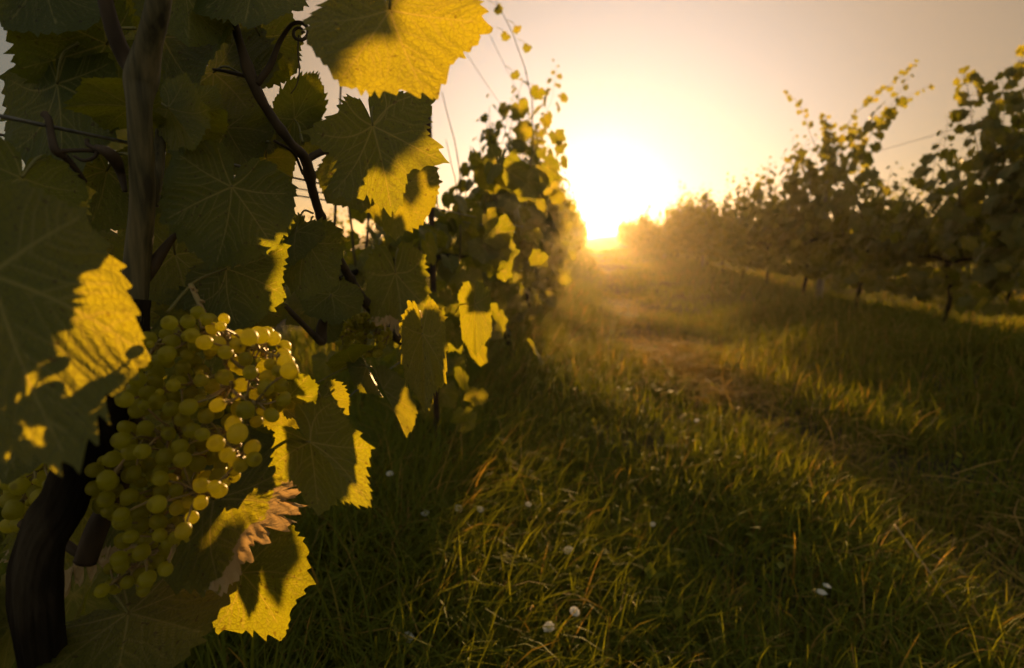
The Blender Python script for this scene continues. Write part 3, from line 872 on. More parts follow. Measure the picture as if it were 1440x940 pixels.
FIXED = [(207, 477, -.02, 13), (270, 472, -.03, 13), (236, 455, 0, 11), (278, 440, -.005, 11), (290, 449, -.02, 10), (315, 449, -.015, 9), (367, 472, -.02, 14), (384, 476, -.005, 12),
         (402, 510, -.025, 14), (391, 522, -.03, 11), (345, 505, -.02, 12), (374, 545, -.03, 13), (345, 577, -.04, 15), (334, 610, -.045, 16), (382, 584, -.03, 12), (357, 646, -.03, 13),
         (338, 655, -.03, 12), (308, 690, -.03, 13), (282, 707, -.035, 12), (258, 747, -.035, 13), (270, 728, -.02, 11), (283, 535, -.03, 11), (240, 575, -.035, 13), (237, 610, -.03, 12),
         (232, 643, -.035, 14), (184, 636, -.03, 14), (158, 646, -.03, 13), (152, 678, -.035, 14), (133, 661, -.02, 13), (182, 698, -.03, 13), (225, 673, -.035, 13), (253, 628, -.04, 12), (253, 538, -.02, 11), (229, 505, -.02, 12),
         (199, 777, -.02, 13), (222, 712, -.03, 12), (228, 690, -.02, 12), (210, 812, -.01, 11), (232, 800, -.02, 11), (182, 604, -.01, 12), (205, 602, -.03, 12), (290, 585, -.03, 13), (306, 570, -.035, 12), (320, 640, -.04, 13)]
make_bunch((268, 400, .47), BUNCH, SP, 0.455, 0.055, 340, .0046, .0064, 'large bunch of pale unripe grapes lit gold along its right side', 100, 4, FIXED)
B2 = [(468, 470), (490, 446), (520, 440), (545, 455), (552, 480), (536, 500), (505, 505), (478, 495)]
make_bunch((510, 430, 1.05), B2, [[(512, 430, 0, .002), (515, 460, 0, .002), (510, 498, 0, .0012)], [(514, 455, 0, .001), (480, 470, 0, .001)], [(514, 460, 0, .001), (545, 472, 0, .001)]], 1.05, .05, 110, .0052, .0072,
           'small dim bunch of green grapes hanging behind, under the oblique cane', 70, 7)
B3 = [(10, 680), (60, 640), (95, 655), (70, 700), (50, 735), (10, 740)]
make_bunch((60, 640, .52), B3, [[(60, 640, 0, .002), (40, 690, 0, .002), (20, 735, 0, .001)]], 0.52, .04, 34, .006, .0085, 'dark shaded bunch of grapes at the left edge behind the trunk', 34, 9)

# ------------------------------------------------------------------ vines of the rows
# the gaps in the canopy through which the low sun reaches the near leaves and grapes: (start point, radius)
LIT = [(P(*a), r) for a, r in (
    ((385, 475, .44), .014), ((404, 512, .44), .012), ((372, 545, .43), .014), ((358, 578, .42), .014), ((342, 612, .42), .014), ((352, 650, .43), .012), ((325, 670, .43), .012), ((292, 700, .43), .012), ((262, 742, .43), .012),
    ((130, 330, .30), .016), ((100, 310, .30), .012), ((105, 360, .30), .012), ((150, 350, .30), .014), ((150, 390, .30), .016), ((130, 450, .30), .016), ((155, 520, .30), .014),
    ((600, 95, .42), .02), ((640, 60, .42), .018), ((575, 70, .42), .018), ((578, 215, .63), .012), ((553, 270, .62), .014),
    ((495, 640, .45), .012), ((515, 660, .44), .010), ((420, 832, .54), .014), ((405, 735, .515), .014), ((415, 755, .515), .012), ((526, 500, .82), .012), ((562, 590, 1.0), .014), ((270, 188, .49), .012),
    ((660, 480, 1.9), .05), ((645, 540, 1.9), .04), ((680, 440, 1.9), .05))]
SUNN = np.array(sund)
def in_gap(w, size):
    for a, r in LIT:
        v = np.asarray(w) - np.array(a)
        t = v @ SUNN
        if t > 0.03 and np.linalg.norm(v - t * SUNN) < r + .72 * size + .004 * t: return True
    return False


TPL_MID = [leaf_template(84, 5, 200 + i, lobed=.8, teeth=11, tooth=.11, fold=.18 + .07 * (i % 3), droop=.3 + .12 * (i % 4), wave=.07, quilt=.012, cup=.2) for i in range(6)]
TPL_LOW = [leaf_template(30, 2, 300 + i, lobed=.9, teeth=4, tooth=.16, fold=.2 + .08 * (i % 3), droop=.35 + .12 * (i % 4), wave=.08, veins=False) for i in range(5)]


def vine_plan(seed, nshoot, height, tall=1, bottom=0.42, lsc=1.0, skirt=6, arch=.18, lat=.75):
    """trunk, shoots and leaf frames of one trellised vine, around (0,0,0), row along y"""
    r_ = np.random.default_rng(seed)
    trunk = [[0, 0, -0.1, .032], [r_.normal(0, .02), r_.normal(0, .03), .18, .026], [r_.normal(0, .03), r_.normal(0, .05), .45, .022], [r_.normal(0, .03), r_.normal(0, .06), .72, .024], [0.0, r_.normal(0, .05), .80, .022]]
    arms = [[[0, 0, .78, .018], [r_.normal(0, .02), sg * .3, .84, .013], [r_.normal(0, .02), sg * .62, .83, .010], [r_.normal(0, .02), sg * .85, .82, .007]] for sg in (1, -1)]
    shoots, leaves = [], []
    for i in range(nshoot):
        y0 = -0.85 + 1.7 * (i + r_.random()) / nshoot
        istall = i < 0 or r_.random() < tall / nshoot
        h = (height - .8) * r_.uniform(.62, 1.05) * (1.12 - .62 * (abs(y0) / .85) ** 1.6) * (1.4 if istall else 1.0)
        p = np.array([r_.normal(0, .04), y0, .82]); n = int(h / .065)
        dr = np.array([r_.normal(0, .18), r_.normal(0, arch), 1.0])
        pts = []
        for q in range(n):
            pts.append(np.append(p, .0045 * (1 - .75 * q / n)))
            dr = dr + np.array([r_.normal(0, .07) - p[0] * .35, r_.normal(0, .07), 0]); dr[2] = 1.0
            p = p + dr / np.linalg.norm(dr) * .065
            side = 1 if (q % 2) else -1
            az = r_.uniform(-.9, .9) + (0 if side > 0 else math.pi)
            outw = np.array([math.cos(az), math.sin(az), 0])
            sz = lsc * r_.uniform(.052, .082) * (1.0 if q < n - 7 else max(.28, (n - q) / 8.0))
            pl = r_.uniform(.05, .11) * (sz / .07)
            at = p + outw * pl + np.array([0, 0, r_.uniform(-.01, .03)])
            leaves.append((at, outw, sz, p.copy()))
            if q < n * .55 and r_.random() < lat:          # lateral leaves thicken the canopy
                az2 = az + r_.normal(0, .9)
                o2 = np.array([math.cos(az2), math.sin(az2), 0])
                leaves.append((p + o2 * r_.uniform(.08, .26) + np.array([0, r_.normal(0, .05), r_.normal(0, .06)]), o2, lsc * r_.uniform(.04, .07), p.copy()))
        shoots.append(np.array(pts))
    for i in range(int(nshoot * skirt)):                        # skirt around the fruit zone
        az = r_.uniform(0, 6.28); o = np.array([math.cos(az), math.sin(az), 0])
        at = np.array([r_.normal(0, .13), r_.uniform(-.85, .85), r_.uniform(bottom, .98)])
        leaves.append((at, o, lsc * r_.uniform(.045, .075), at - o * .07))
    out = []
    for at, o, sz, pp in leaves:
        y = o * r_.uniform(.15, .8) + np.array([r_.normal(0, .2), r_.normal(0, .2), -r_.uniform(.45, 1.0)])
        y /= np.linalg.norm(y)
        nn = o * .8 + np.array([r_.normal(0, .35), r_.normal(0, .35), r_.uniform(.1, .8)])
        x = np.cross(y, nn); x /= np.linalg.norm(x) + 1e-9
        z = np.cross(x, y)
        out.append((at, np.array([x, y, z]), sz, r_.random(), pp))
    return trunk, arms, shoots, out


def foliage_arrays(leaves, tpls, r_, petiole=True, mb=None):
    mb = mb or MB()
    for at, R, sz, tv, pp in leaves:
        t = tpls[int(r_.integers(len(tpls)))]
        V = (t['V'] * sz) @ R + at
        mb.add(V, t['Q'], t['T'], tint=np.full(len(V), tv), luv=t['luv'] + tv * 7, vein=t['vein'], dry=np.zeros(len(V)))
        if tpls is TPL_MID and petiole:
            V, Q, T = tube([pp, (pp + at) / 2 + np.array([0, 0, .008]), at], [.0014, .0012, .0011], 4, False)
            mb.add(V, Q, None, tint=np.full(len(V), tv), luv=V * 5, vein=np.ones(len(V)), dry=np.zeros(len(V)))
    return mb


def wood_mesh(trunk, arms, low):
    mb = MB()
    A = smooth_path(trunk, 6 if not low else 3)
    mb.tube(A[:, :3], A[:, 3] * (1 + .12 * np.sin(np.arange(len(A)) * 2.1)), 10 if not low else 6)
    for a in arms:
        A = smooth_path(a, 5 if not low else 2); mb.tube(A[:, :3], A[:, 3], 8 if not low else 5)
    return mb.mesh('trunk', M_BARK)


def shoot_mesh(shoots, leaves, low):
    mb = MB()
    for s in shoots:
        if len(s) > 2: mb.tube(s[:, :3], s[:, 3], 6 if not low else 4)
    if not low:
        for at, R, sz, tv, pp in leaves: mb.tube([pp, (pp + at) / 2 + np.array([0, 0, .008]), at], [.0014, .0012, .0011], 4, False)
    return mb.mesh('shoots', M_CANE)


def shoot_parts(shoots):
    out = []
    for q in shoots:
        if len(q) > 2:
            V, Q, T = tube(q[:, :3], q[:, 3], 6)
            out.append(('shoot', make_mesh('shoot', V, [Q, T], M_CANE)))
    return out


VAR = {}
def variant(lod, k):
    if (lod, k) in VAR: return VAR[(lod, k)]
    r_ = np.random.default_rng(900 + 10 * k + len(lod))
    if lod == 'mid': plan = vine_plan(50 + k, 15, 2.3 + .12 * (k % 3), 2.2, .40, 1.38, 9, .36, .5)
    elif lod == 'low': plan = vine_plan(80 + k, 14, 2.25 + .12 * (k % 3), 2, .34, 1.28, 11)
    else: plan = vine_plan(110 + k, 14, 2.1 + .12 * (k % 3), 1, .25, 1.3, 14)
    tr, ar, sh, lv = plan
    low = lod != 'mid'
    if lod == 'far': lv = [(a, R, s * 1.45, t, p) for i, (a, R, s, t, p) in enumerate(lv) if i % 2 == 0]
    fm = foliage_arrays(lv, TPL_LOW if low else TPL_MID, r_)
    VAR[(lod, k)] = [('trunk', wood_mesh(tr, ar, low))] + ([('shoots', shoot_mesh(sh, lv, True))] if low else shoot_parts(sh)) + [('foliage', fm.mesh('foliage', M_LEAF_FAR if low else M_LEAF))]
    return VAR[(lod, k)]


ORD = ['first', 'second', 'third', 'fourth', 'fifth', 'sixth', 'seventh', 'eighth', 'ninth', 'tenth', 'eleventh', 'twelfth', 'thirteenth', 'fourteenth', 'fifteenth', 'sixteenth', 'seventeenth', 'eighteenth', 'nineteenth', 'twentieth']
def ordinal(i):
    if i < 20: return ORD[i]
    t, u = divmod(i + 1, 10)
    tens = {2: 'twent', 3: 'thirt', 4: 'fort', 5: 'fift'}[t]
    return tens + 'ieth' if u == 0 else tens + 'y ' + ORD[u - 1]


def place_vine(x, y, lod, k, rz, label, group, s=1.0):
    e = empty('grapevine', (x, y, float(gz(x, y))))
    e.rotation_euler.z = rz; e.scale = (s, s, s)
    tag(e, label, 'grapevine', group)
    for nm, me in variant(lod, k):
        link(bpy.data.objects.new(nm, me), e)
    return e


SKYGAPS = [(330, 0, 470, 125), (255, 0, 330, 32), (420, 120, 455, 330), (395, 225, 470, 330), (0, 0, 28, 260), (120, 215, 155, 245), (430, 100, 620, 175), (560, 100, 720, 260), (255, 195, 290, 225), (385, 480, 640, 720), (400, 560, 560, 940), (240, 40, 400, 260)]
def proj(w):
    v = Vector(w) - CAM
    d = v.dot(fwd)
    return CX + v.dot(right) / d * FPX, CY - v.dot(up) / d * FPX, d
def in_sky_gap(w, size=.06):
    px, py, d = proj(w)
    m = size / d * FPX * .8
    return d > .05 and any(a - m < px < c + m and b - m < py < e + m for a, b, c, e in SKYGAPS[:8] if True)


LX, RX, SPC = -0.66, 3.12, 1.7
# leaves added to the row to keep the low sun off near leaves: (photo point in the shade, distance on towards the sun)
SHADE = [((120, 860, .47), 1.3), ((150, 905, .47), 1.35), ((190, 850, .47), 1.25), ((110, 925, .47), 1.2), ((160, 830, .55), 1.3), ((596, 470, .735), 1.25), ((600, 505, .735), 1.35), ((590, 530, .735), 1.5), ((490, 140, .64), 1.3), ((560, 150, .64), 1.5), ((530, 190, .63), 1.4), ((515, 12, .43), 1.75), 
         ((370, 800, .55), 1.3), ((400, 800, .54), 1.5), ((380, 840, .55), 1.4), ((450, 650, .46), 1.45), ((440, 600, .46), 1.6), ((470, 690, .45), 1.5),
         ((180, 880, .48), 1.3), ((240, 890, .48), 1.4), ((100, 830, .58), 1.2), ((60, 880, .48), 1.3), ((130, 780, .59), 1.3), ((605, 500, 1.13), 1.0), ((590, 470, 1.2), 1.1), ((556, 410, .98), 1.1), ((540, 440, .98), 1.2), ((575, 290, .93), 1.2), ((590, 320, .93), 1.0),
         ((395, 350, .65), 1.3), ((425, 130, .78), 1.2), ((460, 430, .86), 1.2), ((430, 400, .67), 1.4), ((215, 40, .44), 1.4), ((205, 110, .455), 1.5), ((200, 200, .465), 1.4), ((310, 740, .5), 1.4), ((340, 700, .5), 1.5), ((290, 780, .5), 1.3)]
def shade_leaves(seed=4):
    r_ = np.random.default_rng(seed); res = []
    for p, t in SHADE:
        at = np.array(P(*p)) + SUNN * t
        y = np.array([r_.normal(0, .7), r_.normal(0, .5), -1.0]); y /= np.linalg.norm(y)
        at = at - y * .03
        nn = np.array([r_.normal(0, .8), -1.0, r_.uniform(-.5, .9)])
        x = np.cross(y, nn); x /= np.linalg.norm(x)
        sz = r_.uniform(.048, .082)
        own = p[0] > 430 and p[1] > 440      # these need only small leaves, close to the sun lines of the grapes
        if own: sz = .046
        if in_gap(at, sz * (.40 if own else .62)): continue
        res.append((at, np.array([x, y, np.cross(x, y)]), sz, r_.random(), at + np.array([-.07, r_.normal(0, .03), .03])))
    return res
# second vine of the near row: each leaf a part of its own
def second_vine():
    x, y = LX, 2.25
    e = empty('grapevine', (x, y, float(gz(x, y))))
    tag(e, 'second grapevine of the near row, golden hanging leaves round an iron stake', 'grapevine', 'vines of the row on the near side')
    r_ = np.random.default_rng(77)
    tr, ar, sh, lv = vine_plan(61, 12, 1.85, 1)
    link(bpy.data.objects.new('trunk', wood_mesh(tr, ar, False)), e)
    for nm, me in shoot_parts(sh): link(bpy.data.objects.new(nm, me), e)
    W0 = Vector(e.location)
    lv = [t for t in lv if not in_gap(t[0] + np.array(W0), t[2]) and not in_sky_gap(t[0] + np.array(W0))]
    lv += [(a - np.array(W0), r, z, t, q - np.array(W0)) for a, r, z, t, q in shade_leaves()]  # added leaves that cast shade on the near vine
    for a in ((650, 450, 1.9), (682, 425, 1.95), (640, 480, 2.0), (672, 500, 1.85), (690, 470, 1.95), (652, 540, 1.9), (668, 565, 1.95), (628, 560, 2.05), (648, 592, 1.95), (620, 520, 2.1), (596, 560, 2.1), (676, 530, 2.0), (610, 585, 2.2), (632, 430, 2.1), (660, 400, 2.1), (700, 410, 2.3), (690, 380, 2.2), (655, 600, 2.1), (640, 520, 2.2), (715, 440, 2.5)):
        at = np.array(P(*a)) - np.array(W0)
        if in_gap(at + np.array(W0), .03): continue
        y = np.array([r_.normal(0, .35), r_.normal(0, .3), -1.0]); y /= np.linalg.norm(y)
        x = np.cross(y, np.array([r_.normal(.4, .7), -1.0, r_.normal(0, .3)])); x /= np.linalg.norm(x)
        lv.append((at - y * .03, np.array([x, y, np.cross(x, y)]), r_.uniform(.05, .075), r_.random(), at + np.array([-.08, 0, .05])))
    lv.sort(key=lambda t: (W0 + Vector(t[0]) - CAM).length - 3 * t[0][0])
    mes = [make_mesh('leaf', t['V'], [t['Q'], t['T']], M_LEAF, dict(tint=np.zeros(len(t['V'])), luv=t['luv'], vein=t['vein'], dry=np.zeros(len(t['V'])))) for t in TPL_MID]
    for at, R, sz, tv, pp in lv[:99]:
        o = bpy.data.objects.new('leaf', mes[int(r_.integers(len(mes)))])
        link(o, e)
        o.matrix_local = Matrix.LocRotScale(Vector(at), Matrix([list(v) for v in R]).transposed().to_quaternion(), Vector((sz,) * 3))
    tag(foliage_arrays(lv[99:], TPL_MID, r_).build('foliage', M_LEAF, e), kind='stuff')
second_vine()

rr = random.Random(3)
def near_row_vine(i, y):
    x = LX + .10
    e = empty('grapevine', (x, y, float(gz(x, y))))
    tag(e, ordinal(i) + ' grapevine along the near row left of the sun, counted from the big leaf', 'grapevine', 'vines of the row on the near side')
    r_ = np.random.default_rng(500 + i)
    tr, ar, sh, lv = vine_plan(520 + i, 15, 2.1 + .15 * (i % 2), 2, .36, 1.2, 11)
    lv = [t for t in lv if not in_gap(t[0] + np.array(e.location), t[2])]
    link(bpy.data.objects.new('trunk', wood_mesh(tr, ar, False)), e)
    if i == 2:      # a long free shoot climbs above the row, and leaves lean out over the lane
        E = np.array(e.location)
        pts = [(738, 290, 3.0), (750, 205, 2.95), (748, 140, 2.9), (738, 95, 2.85), (720, 45, 2.8), (692, -10, 2.75)]
        sh.append(np.array([[*(np.array(P(*a)) - E), .004 - .0005 * q] for q, a in enumerate(pts)]))
        for a in ((762, 212, 3), (738, 182, 2.95), (766, 168, 2.95), (730, 150, 2.9), (757, 128, 2.9), (724, 104, 2.85), (742, 66, 2.85), (712, 50, 2.8), (728, 40, 2.8), (700, 12, 2.8), (752, 240, 3), (728, 232, 3), (774, 262, 3.1), (790, 205, 3.1), (795, 225, 3.1), (782, 190, 3.1), (770, 235, 3.1), (786, 275, 3.2), (745, 265, 3), (760, 285, 3.1)):
            at = np.array(P(*a)) - E; s_ = .03 if a[1] < 110 else r_.uniform(.045, .065)
            y_ = np.array([r_.normal(0, .4), r_.normal(0, .3), -1.0]); y_ /= np.linalg.norm(y_)
            x_ = np.cross(y_, np.array([r_.normal(0, .8), -1.0, r_.normal(0, .3)])); x_ /= np.linalg.norm(x_)
            lv.append((at, np.array([x_, y_, np.cross(x_, y_)]), s_, r_.random(), at + np.array([-.05, 0, .04])))
    for nm, me in shoot_parts(sh): link(bpy.data.objects.new(nm, me), e)
    foliage_arrays(lv, TPL_MID, r_).build('foliage', M_LEAF, e)


for i in range(2, 34):
    y = 0.55 + SPC * i
    if i < 5:
        near_row_vine(i, y)
        continue
    lod = 'mid' if i < 5 else ('low' if i < 11 else 'far')
    place_vine(LX - .02 + rr.uniform(-.04, .04), y, lod, i % (3 if lod == 'mid' else 4), rr.choice((0, math.pi)), ordinal(i) + ' grapevine along the near row left of the sun, counted from the big leaf', 'vines of the row on the near side', rr.uniform(.94, 1.06))
RVARS = [4.0, 5.55, 7.1, 8.9, 10.7]
def right_vine(i, y, s, extra):
    """a vine of the right row with free shoots arching out of its crown; extra: (path, leaf size, leaves per step)"""
    x = RX
    e = empty('grapevine', (x, y, float(gz(x, y))))
    tag(e, ordinal(i) + ' grapevine of the row right of the grass lane, counted towards the sun', 'grapevine', 'vines of the row right of the grass lane')
    E = np.array(e.location); r_ = np.random.default_rng(640 + i)
    tr, ar, sh, lv = vine_plan(640 + i, 15, 2.2 * s, 2, .40, 1.38, 9, .36, .55)
    for path, sz, per in extra:
        A = smooth_path([[*(np.array(P(*a)) - E), .004] for a in path], 7)
        A[:, 3] = np.linspace(.0045, .0012, len(A)); sh.append(A)
        for q in range(len(A)):
            for _ in range(per if r_.random() < .8 else per + 1):
                if r_.random() < .25: continue
                o = np.array([r_.normal(0, 1), r_.normal(0, 1), r_.normal(0, .4)]); o /= np.linalg.norm(o)
                s_ = sz * r_.uniform(.7, 1.15) * (1 - .55 * q / len(A))
                y_ = o * .5 + np.array([0, 0, -.8]); y_ /= np.linalg.norm(y_)
                x_ = np.cross(y_, np.array([r_.normal(0, .7), -1.0, r_.normal(0, .5)])); x_ /= np.linalg.norm(x_)
                at = A[q, :3] + o * s_ * 1.3
                lv.append((at, np.array([x_, y_, np.cross(x_, y_)]), s_, r_.random(), A[q, :3]))
    link(bpy.data.objects.new('trunk', wood_mesh(tr, ar, False)), e)
    for nm, me in shoot_parts(sh): link(bpy.data.objects.new(nm, me), e)
    foliage_arrays(lv, TPL_MID, r_).build('foliage', M_LEAF, e)


XT = {0: [([(1400, 340, 4.4), (1385, 250, 4.35), (1368, 180, 4.3), (1362, 130, 4.3), (1352, 100, 4.3)], .085, 2), ([(1430, 330, 4.3), (1415, 240, 4.2), (1402, 160, 4.15), (1425, 100, 4.1), (1452, 62, 4.1)], .09, 2), ([(1460, 320, 4.2), (1440, 220, 4.1), (1432, 170, 4.0), (1450, 130, 4.0)], .085, 2)],
      2: [([(1185, 250, 7.2), (1205, 195, 7.2), (1240, 165, 7.1), (1275, 138, 7.1), (1308, 120, 7.1)], .075, 1), ([(1180, 250, 7.2), (1190, 180, 7.2), (1225, 140, 7.2), (1262, 112, 7.2), (1290, 90, 7.2)], .07, 1), ([(1165, 250, 7.3), (1140, 190, 7.3), (1125, 150, 7.3), (1108, 128, 7.3)], .07, 1), ([(1175, 260, 7.2), (1172, 200, 7.2), (1160, 165, 7.2)], .09, 3), ([(1200, 260, 7.2), (1208, 210, 7.2), (1200, 175, 7.2)], .09, 3)]}
for i in range(34):
    if i in XT:
        right_vine(i, RVARS[i], (1.08, .95)[i // 2], XT[i])
        continue
    y = RVARS[i] if i < 5 else 10.7 + SPC * (i - 4)
    lod = 'mid' if i < 5 else ('low' if i < 12 else 'far')
    s = [1.22, .88, 1.10, 1.10, 1.04][i] if i < 5 else rr.uniform(.88, 1.2)
    place_vine(RX + rr.uniform(-.06, .06), y, lod, i % (3 if lod == 'mid' else 4), rr.choice((0, math.pi)), ordinal(i) + ' grapevine of the row right of the grass lane, counted towards the sun', 'vines of the row right of the grass lane', s)
for row, (x, y0, n) in enumerate(((6.75, 5.2, 30), (10.4, 7.0, 28), (14.0, 9.5, 26))):
    for i in range(n):
        place_vine(x + rr.uniform(-.08, .08), y0 + SPC * i, 'low' if i < 6 and row == 0 else 'far', i % 4, rr.choice((0, math.pi)),
                   '%s grapevine of the %s row beyond the right row' % (ordinal(i), ('next', 'second', 'third')[row]), ('vines of the next row on the right', 'vines of the second row back on the right', 'vines of the third row back on the right')[row], rr.uniform(.92, 1.06))
for i in range(12):
    place_vine(-4.4 + rr.uniform(-.08, .08), 1.2 + SPC * i, 'low', i % 4, rr.choice((0, math.pi)), ordinal(i) + ' grapevine of the row glimpsed behind the near leaves', 'vines of the row behind the near row', rr.uniform(.66, .76))

# fill foliage of the near vine, behind its big leaves
def hero_fill():
    r_ = np.random.default_rng(5)
    lv = []
    while len(lv) < 150:
        at = np.array([r_.uniform(-1.0, -.42), r_.uniform(.5, 1.7), r_.uniform(.45, 2.0)])
        px, py, d = proj(at)
        m = 0.05 / d * FPX * .8
        if any(a - m < px < c + m and b - m < py < e + m for a, b, c, e in SKYGAPS): continue
        if px < -150 or py < -200 or py > 1000: continue
        if at[0] > -.36 - .1 * (at[1] - .5) and r_.random() < .6: continue
        if in_gap(at, .07): continue
        o = np.array([r_.normal(0, 1), r_.normal(0, 1), 0]); o /= np.linalg.norm(o)
        y = o * .5 + np.array([r_.normal(0, .2), r_.normal(0, .2), -r_.uniform(.4, 1)]); y /= np.linalg.norm(y)
        nn = o + np.array([r_.normal(0, .35), -.5, r_.uniform(.1, .8)])
        x = np.cross(y, nn); x /= np.linalg.norm(x)
        lv.append((at - HBn, np.array([x, y, np.cross(x, y)]), r_.uniform(.05, .08), r_.random(), at))
    tag(foliage_arrays(lv, TPL_MID, r_, False).build('foliage', M_LEAF, hero), kind='stuff')
hero_fill()

# ------------------------------------------------------------------ posts, stakes, wires
def iron_stake():
    g = P(617, 722, 2.13); 
    x, y = g.x, g.y
    b = Vector((x, y, float(gz(x, y))))
    o = empty('iron_stake', b)
    mb = MB(); mb.tube([(0, 0, -.25), (0, 0, .6), (-.004, 0, 1.3), (-.008, 0, 1.98)], [.0105] * 4, 10)
    mb.build('rod', M_IRON, o)
    mb = MB()
    for h in (.55, 1.08, 1.55): mb.tube([(math.cos(a) * .013, math.sin(a) * .013, h + a * .0008) for a in np.linspace(0, 12.5, 26)], .0018, 5)
    mb.build('wire_tie', M_WIRE, o)
    tag(o, 'thin dark iron stake standing in the grass below the golden leaves', 'stake')
iron_stake()


def wood_post(x, y, h, r, label, mat, grp):
    b = empty('trellis_post', (x, y, float(gz(x, y))))
    mb = MB(); n = 14
    zz = np.linspace(-.3, h, n)
    V, Q, T = tube(np.stack([np.full(n, 0.0) + .006 * np.sin(zz * 3), .005 * np.cos(zz * 4), zz], 1), np.append(np.full(n - 1, r), r * .9), 12)
    mb.add(V, Q, T); mb.build('shaft', mat, b)
    mb = MB()
    for hh in (1.1, 1.55, 1.95):
        if hh < h: mb.tube([(math.cos(a) * (r + .003), math.sin(a) * (r + .003), hh + a * .001) for a in np.linspace(0, 6.3, 18)], .002, 5)
    mb.build('wire_tie', M_WIRE, b)
    tag(b, label, 'post', grp)


RP = [(8.3, 'pale grey round post in the right row behind its leaves'), (16.6, 'dark post where the right row thins out near the sun'), (24.9, 'third post along the right row, almost lost in the glow'), (33.2, 'farthest post seen in the right row')]
for i, (y, lb) in enumerate(RP): wood_post(RX + .02, y, 2.1, .045, lb, M_POST, 'posts of the right vine row')
for i, (y, lb) in enumerate(((9.4, 'post inside the near vine row below the sun'), (17.0, 'post deeper in the near vine row, lost in the glow'))): wood_post(LX, y, 2.1, .04, lb, M_POST, 'posts of the near vine row')


def wire(x, z, y0, y1, r, label, grp):
    ys = np.linspace(y0, y1, 60)
    sag = -.02 * np.sin((ys - y0) / 8.3 * math.pi) ** 2
    zz = z + sag + np.maximum(0, gz(x, ys) - gz(x, 10.0)) * (ys > 40)
    V, Q, T = tube(np.stack([np.full(60, x), ys, zz], 1), r, 6)
    o = mobj('trellis_wire', V, [Q, T], M_WIRE)
    tag(o, label, 'wire', grp)


def wire_px(px, py, x, label):
    """wire parallel to the row through the photo point, at lateral position x"""
    d = fwd + right * ((px - CX) / FPX) + up * ((CY - py) / FPX)
    t = (x - CAM.x) / d.x
    wire(x, CAM.z + d.z * t, -.3, 55, .0016, label, 'wires of the near vine row')
wire_px(100, 181, -.42, 'thick dark wire crossing in front of the leaves beside the tied tendril')
wire_px(395, 268, -.56, 'lower thin wire passing behind the upright cane')
wire_px(400, 258, -.66, 'thin wire between the oblique cane and the lobed leaf')
wire_px(690, 48, LX, 'topmost bare wire against the sky beside the yellow leaf')
wire_px(672, 95, LX + .01, 'second bare wire against the sky, under the topmost one')
for z, nm in ((1.95, 'top wire of the right row against the sky'), (1.5, 'middle wire of the right row inside its leaves'), (1.05, 'lowest wire of the right row inside its leaves')):
    wire(RX, z, 1.0, 60, .0022, nm, 'wires of the right vine row')
# a tie wire slanting to the ground behind the lit folded leaf
pa, pb = P(500, 550, 1.1), P(430, 615, 1.0)
V, Q, T = tube([np.array(P(570, 505, 1.25)), np.array(pa), np.array(pb), np.array(P(340, 690, .95))], .0012, 6)
tag(mobj('tie_wire', V, [Q, T], M_WIRE), 'thin slanting tie wire in the dim gap beside the grapes', 'wire')

# tall bare shoots of the near row against the sky
# ------------------------------------------------------------------ grass
def fnoise(x, y, s, seed):
    r_ = np.random.default_rng(seed); v = 0
    for _ in range(7):
        a = r_.uniform(0, 6.28); f = s * r_.uniform(.6, 1.7)
        v = v + np.sin((x * math.cos(a) + y * math.sin(a)) * f + r_.uniform(0, 6.28))
    return v / 7 * 1.8


